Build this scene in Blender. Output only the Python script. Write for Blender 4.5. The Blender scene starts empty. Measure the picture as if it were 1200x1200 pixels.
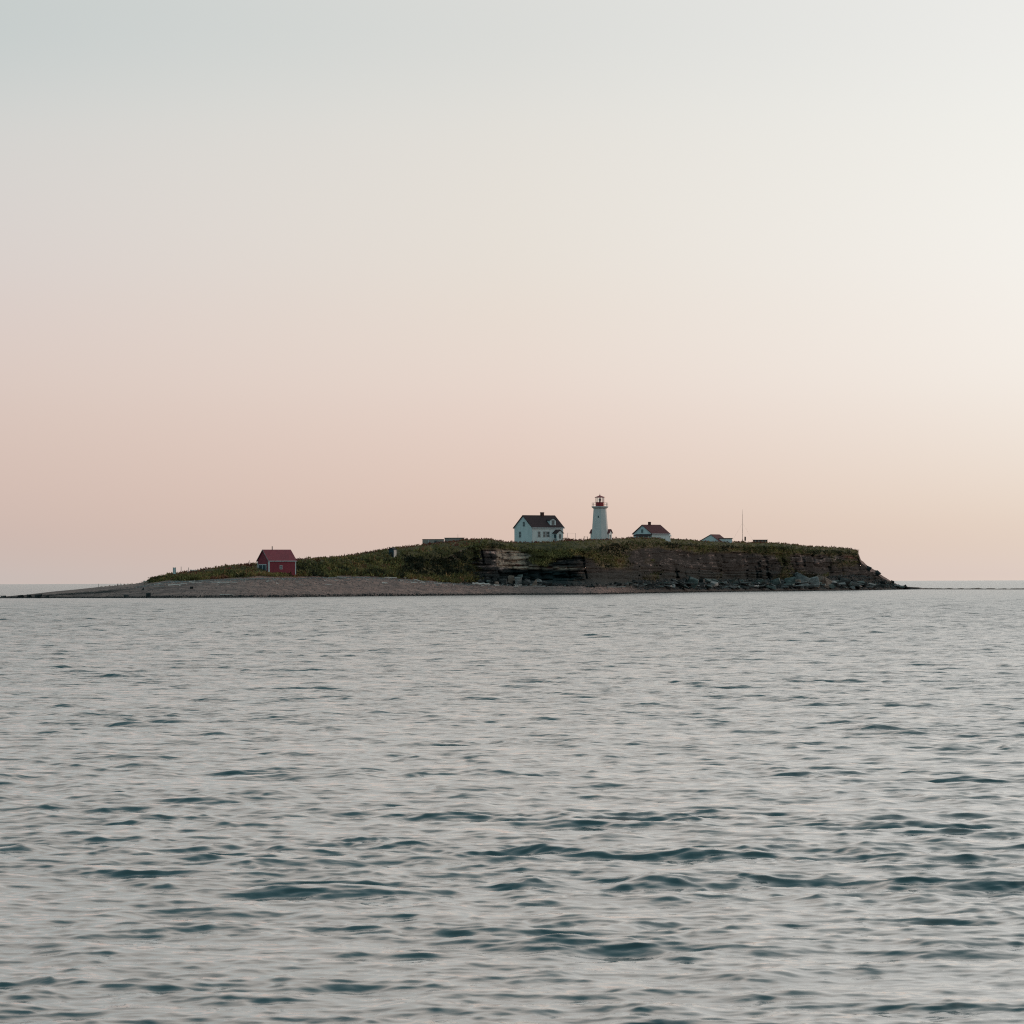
import bpy, bmesh, math, random
import numpy as np
from mathutils import Vector, Matrix, Euler, noise as mnoise

sc = bpy.context.scene
col = sc.collection
random.seed(11)
rng = np.random.default_rng(11)

# ------------------------------------------------------------------ camera
F = 6000.0                      # focal length in pixels of a 1200 px picture
CAM_H = 4.0
cam_data = bpy.data.cameras.new('camera')
cam_data.sensor_width = 36.0
cam_data.lens = F / 1200.0 * 36.0
cam_data.clip_start = 0.5
cam_data.clip_end = 30000.0
cam_data.dof.use_dof = True
cam_data.dof.focus_distance = 1300.0
cam_data.dof.aperture_fstop = 16.0
cam = bpy.data.objects.new('camera', cam_data)
col.objects.link(cam)
sc.camera = cam
PITCH = math.atan(80.7 / F)
ROLL = math.radians(0.22)
CAM_R = Matrix.Rotation(math.pi / 2 + PITCH, 4, 'X') @ Matrix.Rotation(-ROLL, 4, 'Z')
cam.matrix_world = Matrix.Translation((0, 0, CAM_H)) @ CAM_R
_R3 = CAM_R.to_3x3()

def at(px, py, Y):
    """world point at depth Y along the ray that the photograph has at (px, py)"""
    d = _R3 @ Vector(((px - 600.0) / F, (600.0 - py) / F, -1.0))
    t = Y / d.y
    return Vector((d.x * t, Y, CAM_H + d.z * t))

def shore_depth(px, py):
    """distance at which the water surface (z = 0) is seen at (px, py)"""
    d = _R3 @ Vector(((px - 600.0) / F, (600.0 - py) / F, -1.0))
    return -CAM_H / d.z * d.y

def ppm(Y):                     # pixels per metre at depth Y
    return F / Y

# ------------------------------------------------------------------ render settings
sc.view_settings.view_transform = 'Standard'
sc.view_settings.look = 'None'
sc.view_settings.exposure = 0.0
sc.view_settings.gamma = 1.0
sc.view_settings.use_curve_mapping = False
sc.cycles.max_bounces = 6
sc.cycles.use_denoising = False
sc.cycles.filter_width = 1.15

# ------------------------------------------------------------------ sky: dusk, sun low beyond the right edge
SUN_AZ = 40.0                   # degrees to the right of the view direction
SUN_EL = 4.5

def lin(c):
    return tuple(((v / 255.0) / 12.92 if v / 255.0 <= 0.04045 else ((v / 255.0 + 0.055) / 1.055) ** 2.4) for v in c)

world = bpy.data.worlds.new('World')
sc.world = world
world.use_nodes = True
nt = world.node_tree
nt.nodes.clear()

def N(tree, t, **kw):
    n = tree.nodes.new(t)
    for k, v in kw.items():
        setattr(n, k, v)
    return n

def wmath(op, a, b=None, c=None, clamp=False):
    n = N(nt, 'ShaderNodeMath', operation=op, use_clamp=clamp)
    for i, v in enumerate((a, b, c)):
        if v is None:
            continue
        if isinstance(v, (int, float)):
            n.inputs[i].default_value = v
        else:
            nt.links.new(v, n.inputs[i])
    return n.outputs[0]

tc = N(nt, 'ShaderNodeTexCoord')
sep = N(nt, 'ShaderNodeSeparateXYZ')
nt.links.new(tc.outputs['Generated'], sep.inputs[0])
el = wmath('ARCSINE', sep.outputs['Z'])
elf = wmath('SQRT', wmath('MAXIMUM', wmath('DIVIDE', el, math.pi / 2), 0.0))
sdx, sdy = math.sin(math.radians(SUN_AZ)), math.cos(math.radians(SUN_AZ))
hor = wmath('SQRT', wmath('ADD', wmath('MULTIPLY', sep.outputs['X'], sep.outputs['X']),
                          wmath('MULTIPLY', sep.outputs['Y'], sep.outputs['Y'])))
dot = wmath('ADD', wmath('MULTIPLY', sep.outputs['X'], sdx), wmath('MULTIPLY', sep.outputs['Y'], sdy))
cosaz = wmath('DIVIDE', dot, wmath('MAXIMUM', hor, 1e-4))
az = wmath('MULTIPLY', wmath('ARCCOSINE', wmath('MAXIMUM', wmath('MINIMUM', cosaz, 1.0), -1.0)), 180 / math.pi)

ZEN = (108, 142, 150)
STOPS = [0.10, 0.7, 1.95, 3.3, 5.0, 6.5, 17.0, 36.0, 90.0]
SKY = {
    'sun':  [(232, 208, 184), (240, 214, 188), (252, 240, 222), (254, 250, 242), (250, 249, 244), (242, 243, 240), (244, 246, 244), (226, 230, 230), ZEN],
    'R':    [(220, 203, 193), (228, 211, 197), (239, 230, 221), (242, 238, 232), (239, 238, 233), (234, 234, 231), (236, 236, 232), (166, 185, 189), ZEN],
    'M':    [(212, 190, 180), (218, 194, 181), (228, 210, 200), (229, 220, 211), (225, 222, 216), (217, 218, 215), (234, 228, 221), (142, 169, 175), ZEN],
    'L':    [(200, 186, 180), (207, 186, 177), (216, 197, 188), (217, 206, 201), (211, 210, 207), (198, 204, 203), (219, 214, 208), (128, 157, 164), ZEN],
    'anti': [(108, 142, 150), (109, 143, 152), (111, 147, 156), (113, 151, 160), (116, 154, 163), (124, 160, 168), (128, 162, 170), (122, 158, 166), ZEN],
}

def ramp(stops):
    r = N(nt, 'ShaderNodeValToRGB')
    r.color_ramp.interpolation = 'LINEAR'
    e = r.color_ramp.elements
    for i, (d, c) in enumerate(zip(STOPS, stops)):
        pos = math.sqrt(d / 90.0)
        if i < 2:
            el_ = e[i]; el_.position = pos
        else:
            el_ = e.new(pos)
        el_.color = (*lin(c), 1)
    r.color_ramp.interpolation = 'CARDINAL'
    nt.links.new(elf, r.inputs[0])
    return r.outputs[0]

def wmix(a, b, az_a, az_b, smooth):
    m = N(nt, 'ShaderNodeMapRange')
    m.interpolation_type = 'SMOOTHSTEP' if smooth else 'LINEAR'
    nt.links.new(az, m.inputs['Value'])
    m.inputs['From Min'].default_value = az_a
    m.inputs['From Max'].default_value = az_b
    x = N(nt, 'ShaderNodeMix', data_type='RGBA')
    nt.links.new(m.outputs[0], x.inputs['Factor'])
    nt.links.new(a, x.inputs['A']); nt.links.new(b, x.inputs['B'])
    return x.outputs['Result']

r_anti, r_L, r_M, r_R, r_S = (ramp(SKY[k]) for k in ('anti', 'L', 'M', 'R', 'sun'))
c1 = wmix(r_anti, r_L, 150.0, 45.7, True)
c2 = wmix(c1, r_M, 45.7, 40.0, False)
c3 = wmix(c2, r_R, 40.0, 34.3, False)
c4 = wmix(c3, r_S, 34.3, 4.0, True)
# a faint physical sky underneath carries the horizon glow round the low sun
nish = N(nt, 'ShaderNodeTexSky', sky_type='NISHITA')
nish.sun_disc = False
nish.sun_elevation = math.radians(SUN_EL)
nish.sun_rotation = math.radians(SUN_AZ)
bg = N(nt, 'ShaderNodeBackground'); bg.inputs['Strength'].default_value = 1.0
bg2 = N(nt, 'ShaderNodeBackground'); bg2.inputs['Strength'].default_value = 0.002
nt.links.new(c4, bg.inputs['Color'])
nt.links.new(nish.outputs[0], bg2.inputs['Color'])
add = N(nt, 'ShaderNodeAddShader')
nt.links.new(bg.outputs[0], add.inputs[0]); nt.links.new(bg2.outputs[0], add.inputs[1])
wo = N(nt, 'ShaderNodeOutputWorld')
nt.links.new(add.outputs[0], wo.inputs['Surface'])

sun_data = bpy.data.lights.new('sun', 'SUN')
sun_data.energy = 0.5
sun_data.color = (1.0, 0.66, 0.48)
sun_data.angle = math.radians(3.0)
sun = bpy.data.objects.new('sun', sun_data)
col.objects.link(sun)
sv = Vector((sdx * math.cos(math.radians(SUN_EL)), sdy * math.cos(math.radians(SUN_EL)), math.sin(math.radians(SUN_EL))))
sun.rotation_euler = sv.to_track_quat('Z', 'Y').to_euler()

# ------------------------------------------------------------------ helpers
def mat(name, base=(0.5, 0.5, 0.5), rough=0.8, spec=0.3, build=None):
    m = bpy.data.materials.new(name)
    m.use_nodes = True
    b = m.node_tree.nodes['Principled BSDF']
    b.inputs['Base Color'].default_value = (*base, 1)
    b.inputs['Roughness'].default_value = rough
    b.inputs['Specular IOR Level'].default_value = spec
    if build:
        build(m.node_tree, b)
    return m

def mesh_np(name, verts, faces, smooth=False):
    """verts (n,3), faces (m,4) or (m,3) int arrays"""
    me = bpy.data.meshes.new(name)
    k = faces.shape[1]
    me.vertices.add(len(verts)); me.vertices.foreach_set('co', np.ascontiguousarray(verts, dtype=np.float32).ravel())
    me.loops.add(faces.size); me.loops.foreach_set('vertex_index', np.ascontiguousarray(faces, dtype=np.int32).ravel())
    me.polygons.add(len(faces))
    me.polygons.foreach_set('loop_start', np.arange(0, faces.size, k, dtype=np.int32))
    me.polygons.foreach_set('loop_total', np.full(len(faces), k, dtype=np.int32))
    me.polygons.foreach_set('use_smooth', np.full(len(faces), smooth, dtype=bool))
    me.update(calc_edges=True)
    return me

def link(name, me, material=None, parent=None):
    o = bpy.data.objects.new(name, me)
    col.objects.link(o)
    if material is not None and not me.materials:
        me.materials.append(material)
    if parent is not None:
        o.parent = parent
    return o

def grid_faces(nr, nc):
    i = np.arange(nr - 1)[:, None] * nc + np.arange(nc - 1)[None, :]
    return np.stack([i, i + 1, i + nc + 1, i + nc], -1).reshape(-1, 4)

def sstep(a, b, x):
    t = np.clip((x - a) / (b - a), 0, 1)
    return t * t * (3 - 2 * t)

# ------------------------------------------------------------------ sea
# shoreline of the island as (photo column, photo row of the waterline)
SHORE = [(-260, 703.6), (-100, 702.4), (0, 701.1), (100, 700.9), (200, 700.8), (300, 700.3), (400, 699.2), (500, 698.2), (600, 697.0),
         (660, 696.9), (710, 696.5), (740, 695.3), (800, 694.2), (860, 693.3), (950, 692.4), (1050, 691.0), (1080, 690.6)]
_sx = np.array([s[0] for s in SHORE], float)
_sY = np.array([shore_depth(*s) for s in SHORE])
_dx = np.arange(-400.0, 1250.0)                 # the same shoreline, rounded
_g = np.exp(-0.5 * (np.arange(-60, 61) / 22.0) ** 2); _g /= _g.sum()
_dy = np.convolve(np.pad(np.interp(_dx, _sx, _sY), 60, mode='edge'), _g, 'valid')
_sx, _sY = _dx, _dy

def sea_mesh():
    # rings round the boat, fine ahead and coarse elsewhere
    th_f = np.arange(-0.115, 0.115, 0.0007)
    th_c = np.concatenate([np.geomspace(0.117, math.pi, 28)])
    th = np.concatenate([-th_c[::-1], th_f, th_c])
    dth = np.gradient(th)
    rr = [2.5]
    while rr[-1] < 14000:
        r = rr[-1]
        k = 0.025 if r < 40 else (0.0013 if r < 75 else (0.00108 if r < 580 else (0.0012 if r < 1400 else (0.01 if r < 2300 else 0.03))))
        rr.append(r * (1 + k))
    rr = np.array(rr)
    dr = np.gradient(rr)
    X = rr[:, None] * np.sin(th)[None, :]
    Y = rr[:, None] * np.cos(th)[None, :]
    sp = np.maximum(dr[:, None], rr[:, None] * dth[None, :])
    R2 = rr[:, None] + 0 * X
    n = 260
    lam = np.exp(rng.uniform(math.log(0.13), math.log(5.0), n))
    lam.sort()
    k = 2 * math.pi / lam
    mss = 0.0205
    s2 = np.ones(n)
    s2 *= 1 - 0.88 * sstep(1.8, 4.5, lam)
    s2 *= 0.35 + 0.65 * sstep(0.1, 0.22, lam)
    s2 *= 1 + 0.9 * np.exp(-((np.log(lam) - math.log(0.30)) / 0.6) ** 2) + 0.45 * np.exp(-((np.log(lam) - math.log(1.8)) / 0.4) ** 2)
    s2 *= 2 * mss / s2.sum()
    a = np.sqrt(s2) / k
    spread = 0.5 + 0.75 * (1 - sstep(0.3, 3.0, lam))
    ang = math.radians(-96.0) + spread * rng.standard_normal(n)
    ph = rng.uniform(0, 2 * math.pi, n)
    # calmer water under the lee of the island
    pxc = 600 + F * X / np.maximum(Y, 1.0)
    sh = np.interp(pxc, _sx, _sY, left=_sY[0], right=_sY[-1])
    lee = 1 - 0.32 * sstep(-330, -170, Y - sh) * (Y > 0) * (1 - sstep(170, 650, Y - sh))
    # slow gusts change the chop from place to place
    gust = np.zeros_like(X)
    for j in range(7):
        L = rng.uniform(18, 70); A = rng.uniform(0, 6.283); P = rng.uniform(0, 6.283)
        gust += np.sin(2 * math.pi / L * (X * math.cos(A) * 0.6 + Y * math.sin(A)) + P)
    gust = 1 + 0.035 * gust
    grp = np.zeros_like(X)
    for j in range(14):
        L = rng.uniform(3.5, 11); A = rng.uniform(0, 6.283); P = rng.uniform(0, 6.283)
        grp += np.sin(2 * math.pi / L * (X * math.cos(A) * 0.5 + Y * math.sin(A)) + P)
    gust = gust * np.exp(0.06 * grp) * 0.98
    amp = (lee * gust).astype(np.float32)
    X32, Y32 = X.astype(np.float32), Y.astype(np.float32)
    kept = np.zeros_like(X32)
    Z = np.zeros_like(X32); DX = np.zeros_like(X32); DY = np.zeros_like(X32)
    for i in range(n):
        rows = np.nonzero((sp.min(axis=1) * 2.2) < lam[i] * 1.15)[0]
        if not len(rows):
            continue
        e = rows[-1] + 1
        w = sstep(1.9, 2.8, lam[i] / sp[:e]).astype(np.float32) * np.float32(a[i])
        kept[:e] += np.float32(s2[i]) * sstep(1.9, 2.8, lam[i] / sp[:e]).astype(np.float32)
        cx, cy = math.cos(ang[i]), math.sin(ang[i])
        p = np.float32(k[i] * cx) * X32[:e] + np.float32(k[i] * cy) * Y32[:e] + np.float32(ph[i])
        Z[:e] += w * np.cos(p)
        s = w * np.sin(p) * np.float32(0.95)
        s -= w * np.cos(p) * np.float32(1.4)          # crests lean the way they travel
        DX[:e] -= s * np.float32(cx); DY[:e] -= s * np.float32(cy)
    # where only the longer waves fit the mesh they carry some of the short ones' height
    amp = amp * (1 + 0.8 * sstep(250, 900, R2)).astype(np.float32)
    Z *= amp; DX *= amp; DY *= amp
    V = np.stack([X32 + DX, Y32 + DY, Z], -1).reshape(-1, 3)
    fcs = grid_faces(len(rr), len(th))[:, ::-1]
    me = mesh_np('sea', V, fcs, True)
    ripple = np.sqrt(np.clip(1 - kept / s2.sum(), 0, 1))
    at_ = me.attributes.new('ripple', 'FLOAT', 'POINT')
    at_.data.foreach_set('value', ripple.astype(np.float32).ravel())
    return me

def sea_nodes(t, b):
    L = t.links
    g = N(t, 'ShaderNodeNewGeometry')
    def nz(scale, detail, stretch):
        mp = N(t, 'ShaderNodeMapping'); mp.inputs['Scale'].default_value = stretch
        mp.inputs['Rotation'].default_value = (0, 0, math.radians(-7))
        L.new(g.outputs['Position'], mp.inputs['Vector'])
        n = N(t, 'ShaderNodeTexNoise'); n.inputs['Scale'].default_value = scale
        n.inputs['Detail'].default_value = detail; n.inputs['Roughness'].default_value = 0.6
        L.new(mp.outputs[0], n.inputs['Vector'])
        return n.outputs['Fac']
    b1 = N(t, 'ShaderNodeBump'); b1.inputs['Strength'].default_value = 1.0; b1.inputs['Distance'].default_value = 0.06
    L.new(nz(1.1, 3.0, (0.7, 1.0, 1.0)), b1.inputs['Height'])
    at_ = N(t, 'ShaderNodeAttribute'); at_.attribute_name = 'ripple'
    sq = N(t, 'ShaderNodeMath', operation='POWER'); sq.inputs[1].default_value = 3.0; L.new(at_.outputs['Fac'], sq.inputs[0])
    ma = N(t, 'ShaderNodeMath', operation='MULTIPLY_ADD'); ma.inputs[1].default_value = 0.35; ma.inputs[2].default_value = 0.022
    L.new(sq.outputs[0], ma.inputs[0]); L.new(ma.outputs[0], b1.inputs['Distance'])
    b2 = N(t, 'ShaderNodeBump'); b2.inputs['Strength'].default_value = 1.0; b2.inputs['Distance'].default_value = 0.005
    L.new(nz(7.0, 3.0, (0.7, 1.0, 1.0)), b2.inputs['Height'])
    L.new(b1.outputs[0], b2.inputs['Normal'])
    L.new(b2.outputs[0], b.inputs['Normal'])
    # slopes too small for the mesh far out spread the reflection instead
    rg = N(t, 'ShaderNodeMath', operation='MULTIPLY_ADD'); rg.inputs[1].default_value = 0.15; rg.inputs[2].default_value = 0.03
    L.new(sq.outputs[0], rg.inputs[0]); L.new(rg.outputs[0], b.inputs['Roughness'])
    b.inputs['IOR'].default_value = 1.75
sea_mat = mat('sea_water', (0.005, 0.032, 0.034), 0.03, 0.5, sea_nodes)
sea = link('sea', sea_mesh(), sea_mat)
sea['kind'] = 'structure'

# ------------------------------------------------------------------ island ground
def fbm(x, y, z, octv=4):
    return mnoise.fractal(Vector((x, y, z)), 0.9, 2.0, octv)

def vnoise(x, y, seed=0):
    """smooth lattice noise on numpy arrays, about -1..1"""
    xi, yi = np.floor(x).astype(np.int64), np.floor(y).astype(np.int64)
    xf, yf = x - xi, y - yi
    u, v = xf * xf * (3 - 2 * xf), yf * yf * (3 - 2 * yf)
    def h(a, b):
        n = (a * 374761393 + b * 668265263 + seed * 1442695041) & 0xffffffff
        n = ((n ^ (n >> 13)) * 1274126177) & 0xffffffff
        return ((n ^ (n >> 16)) & 0xffff) / 32767.5 - 1.0
    return (h(xi, yi) * (1 - u) + h(xi + 1, yi) * u) * (1 - v) + (h(xi, yi + 1) * (1 - u) + h(xi + 1, yi + 1) * u) * v

def vfbm(x, y, seed=0, o=4, g=0.5):
    s = 0; a = 1.0; t = 0
    for i in range(o):
        s = s + a * vnoise(x * 2 ** i + 17.3 * i, y * 2 ** i - 9.1 * i, seed + i); t += a; a *= g
    return s / t

# photo column : (row, metres inland) of beach top, slope foot, slope or cliff top, skyline
PROF = [
    (-260, 701.9, 3, 701.6, 6, 701.3, 9, 701.0, 12),
    (-100, 701.2, 3, 700.8, 6, 700.5, 9, 700.2, 12),
    (0,    700.4, 3, 700.0, 6, 699.6, 9, 699.3, 12),
    (25,   699.5, 5, 698.9, 9, 698.4, 12, 697.6, 16),
    (60,   697.2, 10, 695.7, 18, 694.6, 26, 693.4, 34),
    (90,   695.0, 14, 693.2, 23, 691.8, 32, 690.6, 40),
    (115,  693.0, 18, 690.6, 28, 689.1, 38, 688.0, 46),
    (145,  690.0, 22, 687.4, 34, 686.4, 42, 685.6, 50),
    (165,  688.0, 25, 685.4, 38, 684.2, 46, 682.8, 54),
    (178,  685.5, 28, 682.0, 38, 679.0, 46, 677.6, 54),
    (200,  682.5, 31, 680.0, 36, 675.0, 47, 672.6, 58),
    (230,  681.5, 32, 679.0, 36, 672.0, 48, 669.6, 62),
    (265,  680.0, 33, 677.5, 37, 669.5, 50, 663.6, 66),
    (300,  679.0, 34, 674.8, 38, 667.0, 52, 660.8, 70),
    (345,  679.0, 34, 674.8, 38, 665.0, 54, 656.4, 72),
    (400,  677.0, 33, 674.5, 38, 662.0, 55, 653.0, 76),
    (450,  678.0, 33, 675.5, 37, 658.0, 56, 644.5, 78),
    (500,  682.0, 30, 680.0, 34, 654.0, 50, 637.8, 74),
    (535,  684.5, 28, 682.5, 32, 646.0, 45, 634.6, 64),
    (552,  685.6, 27, 682.0, 32, 640.0, 42, 632.8, 62),
    (575,  686.0, 25, 680.5, 31, 637.5, 39, 632.4, 58),
    (583,  686.0, 25, 680.0, 31, 638.5, 39, 634.0, 58),
    (592,  686.0, 25, 680.0, 33, 640.0, 44, 636.0, 60),
    (610,  686.2, 24, 680.0, 33, 645.0, 47, 636.0, 64),
    (640,  686.5, 24, 680.0, 31, 647.0, 46, 635.3, 64),
    (662,  687.0, 22, 681.0, 28, 646.0, 42, 633.6, 62),
    (690,  687.6, 19, 682.5, 25, 644.0, 38, 632.8, 60),
    (715,  688.2, 16, 683.0, 23, 639.0, 34, 632.0, 56),
    (740,  689.0, 14, 683.0, 22, 636.5, 32, 630.6, 52),
    (770,  689.0, 13, 683.0, 21, 636.5, 31, 631.0, 52),
    (800,  689.0, 12, 682.5, 20, 638.0, 30, 633.0, 52),
    (830,  689.0, 11, 682.5, 20, 640.0, 30, 635.0, 54),
    (860,  689.0, 10, 683.0, 20, 641.0, 30, 635.6, 55),
    (905,  689.0, 9,  682.0, 21, 641.0, 32, 636.4, 55),
    (925,  689.0, 9,  681.0, 21, 642.5, 33, 638.0, 55),
    (945,  689.0, 9,  680.0, 22, 645.0, 34, 640.4, 55),
    (975,  688.8, 9,  678.0, 23, 646.0, 34, 641.4, 50),
    (998,  688.6, 9,  676.0, 24, 648.0, 34, 643.4, 46),
    (1005, 688.5, 9,  675.5, 24, 651.0, 33, 646.0, 41),
    (1009, 688.5, 9,  676.0, 22, 660.0, 29, 656.6, 37),
    (1016, 688.5, 9,  677.5, 20, 666.0, 27, 662.4, 34),
    (1026, 688.5, 9,  680.0, 18, 672.0, 25, 668.6, 31),
    (1036, 688.6, 8,  683.0, 16, 678.0, 22, 675.6, 27),
    (1046, 688.8, 8,  686.2, 13, 684.2, 18, 682.4, 22),
    (1055, 689.2, 7,  687.9, 10, 687.0, 13, 686.4, 16),
    (1064, 689.6, 5,  688.9, 8,  688.3, 10, 687.6, 12),
    (1078, 689.9, 4,  689.3, 6,  688.8, 8,  688.4, 10),
    (1085, 690.4, 3,  690.3, 5,  690.2, 6,  690.2, 8),
    (1092, 692.5, 2,  693.0, 3,  693.5, 4,  694.0, 6),
]
SEG = [2, 14, 10, 80, 18, 5, 3]          # rows per stretch: under water, beach, foot, face, turf, plateau, far side
NR = sum(SEG) + 1
RB, RF, RC, RT = 2, 16, 26, 106           # row index of shoreline, beach top, face foot, face top
RR = 124                                  # skyline row
cols_p = np.arange(-260, 1092.01, 1.0)
NCOL = len(cols_p)
_pp = np.array([q[0] for q in PROF], float)
def prof(i):
    v = np.interp(cols_p, _pp, np.array([q[i] for q in PROF], float))
    k = np.array([0.15, 0.2, 0.3, 0.2, 0.15]); vv = np.convolve(np.pad(v, 2, mode='edge'), k, 'valid')
    keep = (cols_p > 1000) & (cols_p < 1014)
    return np.where(keep, v, vv)
shY = np.interp(cols_p, _sx, _sY)
# the far right end runs out under water
pr = [prof(i) for i in range(1, 9)]

def rows_to_z(px, row, Y):
    d = np.array([[(a - 600.0) / F, (600.0 - b) / F, -1.0] for a, b in zip(px, row)]) @ np.array(_R3).T
    t = Y / d[:, 1]
    return d[:, 0] * t, CAM_H + d[:, 2] * t

nodesY, nodesZ = [], []
nodesY.append(shY - 8); nodesZ.append(np.full(NCOL, -1.2))
nodesY.append(shY); nodesZ.append(np.full(NCOL, -0.02))
wob = 1.5 * vfbm(cols_p / 22.0, cols_p * 0, 3)
for j in range(4):
    Yj = shY + pr[2 * j + 1] + (wob * min(1, j) if j else 0)
    _, z = rows_to_z(cols_p, pr[2 * j], Yj)
    nodesY.append(Yj); nodesZ.append(z)
nodesY.append(nodesY[5] + 70); nodesZ.append(np.where(nodesZ[5] > 3, nodesZ[5] - 0.6, nodesZ[5] * 0.3))
nodesY.append(nodesY[6] + 60); nodesZ.append(np.full(NCOL, -2.0))

GY = np.zeros((NR, NCOL)); GZ = np.zeros((NR, NCOL))
r = 0
for s, n_ in enumerate(SEG):
    for i in range(n_):
        t = i / n_
        if s == 4:
            tz = 1 - (1 - t) ** 1.5      # turf rounds over towards the skyline
        elif s == 1:
            tz = t ** 0.85
        else:
            tz = t
        GY[r] = nodesY[s] * (1 - t) + nodesY[s + 1] * t
        GZ[r] = nodesZ[s] * (1 - tz) + nodesZ[s + 1] * tz
        r += 1
GY[r] = nodesY[-1]; GZ[r] = nodesZ[-1]
GX = np.stack([rows_to_z(cols_p, np.full(NCOL, 650.0), GY[i])[0] for i in range(NR)])

PC = np.repeat(cols_p[None, :], NR, 0)
RI = np.repeat(np.arange(NR)[:, None], NCOL, 1).astype(float)
cliffness = sstep(541, 560, PC + 9 * vnoise(RI / 5.0, PC * 0 + 3.3, 301) * (PC > 550) - 4)                        # rock face only right of here
face = np.clip((RI - RC) / (RT - RC), 0, 1)            # 0 foot .. 1 top of the face
inface = sstep(RF + 2, RC + 3, RI) * (1 - sstep(RT - 1, RT + 4, RI))

# rock strata: beds stand proud or recede, gullies cut the face
zz = GZ + 0.5 * vfbm(GX / 30.0, GX * 0, 21) + 0.55 * np.round(1.4 * vnoise(GX / 7.5, GX * 0 + 2.2, 22))
bed = zz / 0.95
bi = np.floor(bed); bf = bed - bi
hsh = lambda n, sd: vnoise(n * 1.0 + 0.5, GX / 26.0 + sd * 7.7 + n * 3.1, sd)
proud = 2.2 * hsh(bi, 5) + 1.1 * vnoise(GX / 5.5, bi * 3.3, 8)
joint = -1.7 * np.exp(-(bf / 0.2) ** 2) * np.clip(0.5 + 1.6 * vnoise(GX / 6.0, bi * 1.7, 23), 0, 1.3)
for sd_, wd_ in ((24, 4.1), (25, 9.0)):
    joint = joint - 1.3 * np.exp(-(vnoise(GX / wd_ + 0.05 * GZ, np.floor(GZ / 4.5) * 3.3, sd_) / 0.10) ** 2)
blocks = 0.6 * np.sign(vnoise(GX / 2.4, bi * 5.7, 31)) * 0.5
gully = 3.4 * vfbm(GX / 17.0, GZ / 30.0, 41, 3) - 3.0 * np.exp(-((PC - 637) / 7.0) ** 2) - 2.5 * np.exp(-((PC - 716) / 13.0) ** 2)
rough = 0.7 * vfbm(GX / 1.9, GZ / 1.2, 51, 3)
step_out = 3.2 * (1 - sstep(578, 585, PC)) * sstep(550, 562, PC)      # headland left of the warm bay
undercut = -2.6 * np.exp(-((face - 0.10) / 0.09) ** 2) * sstep(640, 660, PC) * (1 - sstep(930, 960, PC))
disp = (proud + joint + blocks + gully + rough + step_out + undercut) * inface * cliffness
endf = 1 - sstep(1012, 1050, PC) * 0.75
GY2 = GY - disp * endf
# rubble slope beyond the end of the cliff and the foot of the face
rub = (0.75 * vfbm(GX / 2.6, GY / 2.6, 61, 4) + 0.35 * vfbm(GX / 0.9, GY / 0.9, 62, 2)) * sstep(560, 600, PC)
foot = sstep(RB + 2, RF, RI) * (1 - sstep(RC, RC + 8, RI))
GZ2 = GZ + rub * foot * np.clip(0.35 + sstep(720, 780, PC), 0, 1) * (1 - 0.6 * sstep(1055, 1070, PC))
GZ2 += 1.1 * vfbm(GX / 3.0, GZ / 2.2, 63, 4) * sstep(1008, 1014, PC) * (1 - sstep(1040, 1060, PC)) * sstep(RC, RC + 12, RI) * (1 - sstep(RR - 2, RR + 1, RI))
# vegetated slope: humps and hollows
hum = 0.9 * vfbm(GX / 7.0, GY / 7.0, 71, 4) * (1 - cliffness) * sstep(RF, RC + 8, RI) * (1 - sstep(RR - 6, RR, RI)) * sstep(165, 200, PC) * (1 - 0.85 * np.exp(-((PC - 324) / 22.0) ** 2) - 0.7 * np.exp(-((PC - 460) / 8.0) ** 2))
gul2 = -4.5 * np.exp(-((PC - 520) / 26.0) ** 2) * sstep(RC + 8, RC + 40, RI) * (1 - sstep(RT - 4, RT + 8, RI))
GZ2 += hum + 0.3 * gul2
GY2 -= gul2
# uneven skyline and gravel
GZ2 += 0.22 * vfbm(GX / 4.0, GY / 9.0, 81, 3) * sstep(RT, RR, RI) * (GZ > 3)
GZ2 += 0.10 * vfbm(GX / 3.0, GY / 1.6, 91, 3) * sstep(RB, RB + 3, RI) * (1 - sstep(RF, RC, RI))
berm = 0.28 * np.exp(-((RI - (RB + 6 + 1.5 * vnoise(PC / 60.0, PC * 0, 95))) / 1.3) ** 2) + 0.3 * np.exp(-((RI - (RB + 11)) / 1.1) ** 2)
GZ2 += berm * sstep(20, 80, PC) * (1 - sstep(640, 700, PC))

# vegetation amount
vg_hill = sstep(RC - 4 + 3 * vnoise(PC / 14.0, PC * 0, 101), RC + 1, RI) * sstep(168, 182, PC)
vg_face = np.clip(2.0 * vfbm(GX / 9.0, GZ / 5.0, 111, 4) + 2.1 * sstep(0.76, 1.0, face) - 0.62
                  + 1.9 * np.exp(-((PC - 716) / 15.0) ** 2) * sstep(0.25, 0.5, face)
                  + 1.5 * np.exp(-((PC - 634) / 13.0) ** 2) * sstep(0.3, 0.6, face)
                  + 1.1 * sstep(0.55, 0.75, face) * (1 - sstep(690, 712, PC)) * sstep(620, 632, PC)
                  + 0.9 * np.exp(-((PC - 905) / 30.0) ** 2)
                  + 1.1 * np.exp(-((PC - 966) / 10.0) ** 2) * np.exp(-((face - 0.1) / 0.12) ** 2), 0, 1)
vg_face *= (face > 0.02) * (1 - sstep(1004, 1010, PC))
vg_left = vg_hill * (1 - sstep(0.75, 0.95, face) * sstep(508, 545, PC) * (1 - sstep(RT, RT + 4, RI)) * 0.6)
veg = np.where(RI >= RT + 1, sstep(168, 178, PC) * (1 - sstep(1004, 1009, PC)), vg_left * (1 - cliffness) + vg_face * cliffness)
veg = np.clip(veg, 0, 1)
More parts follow.
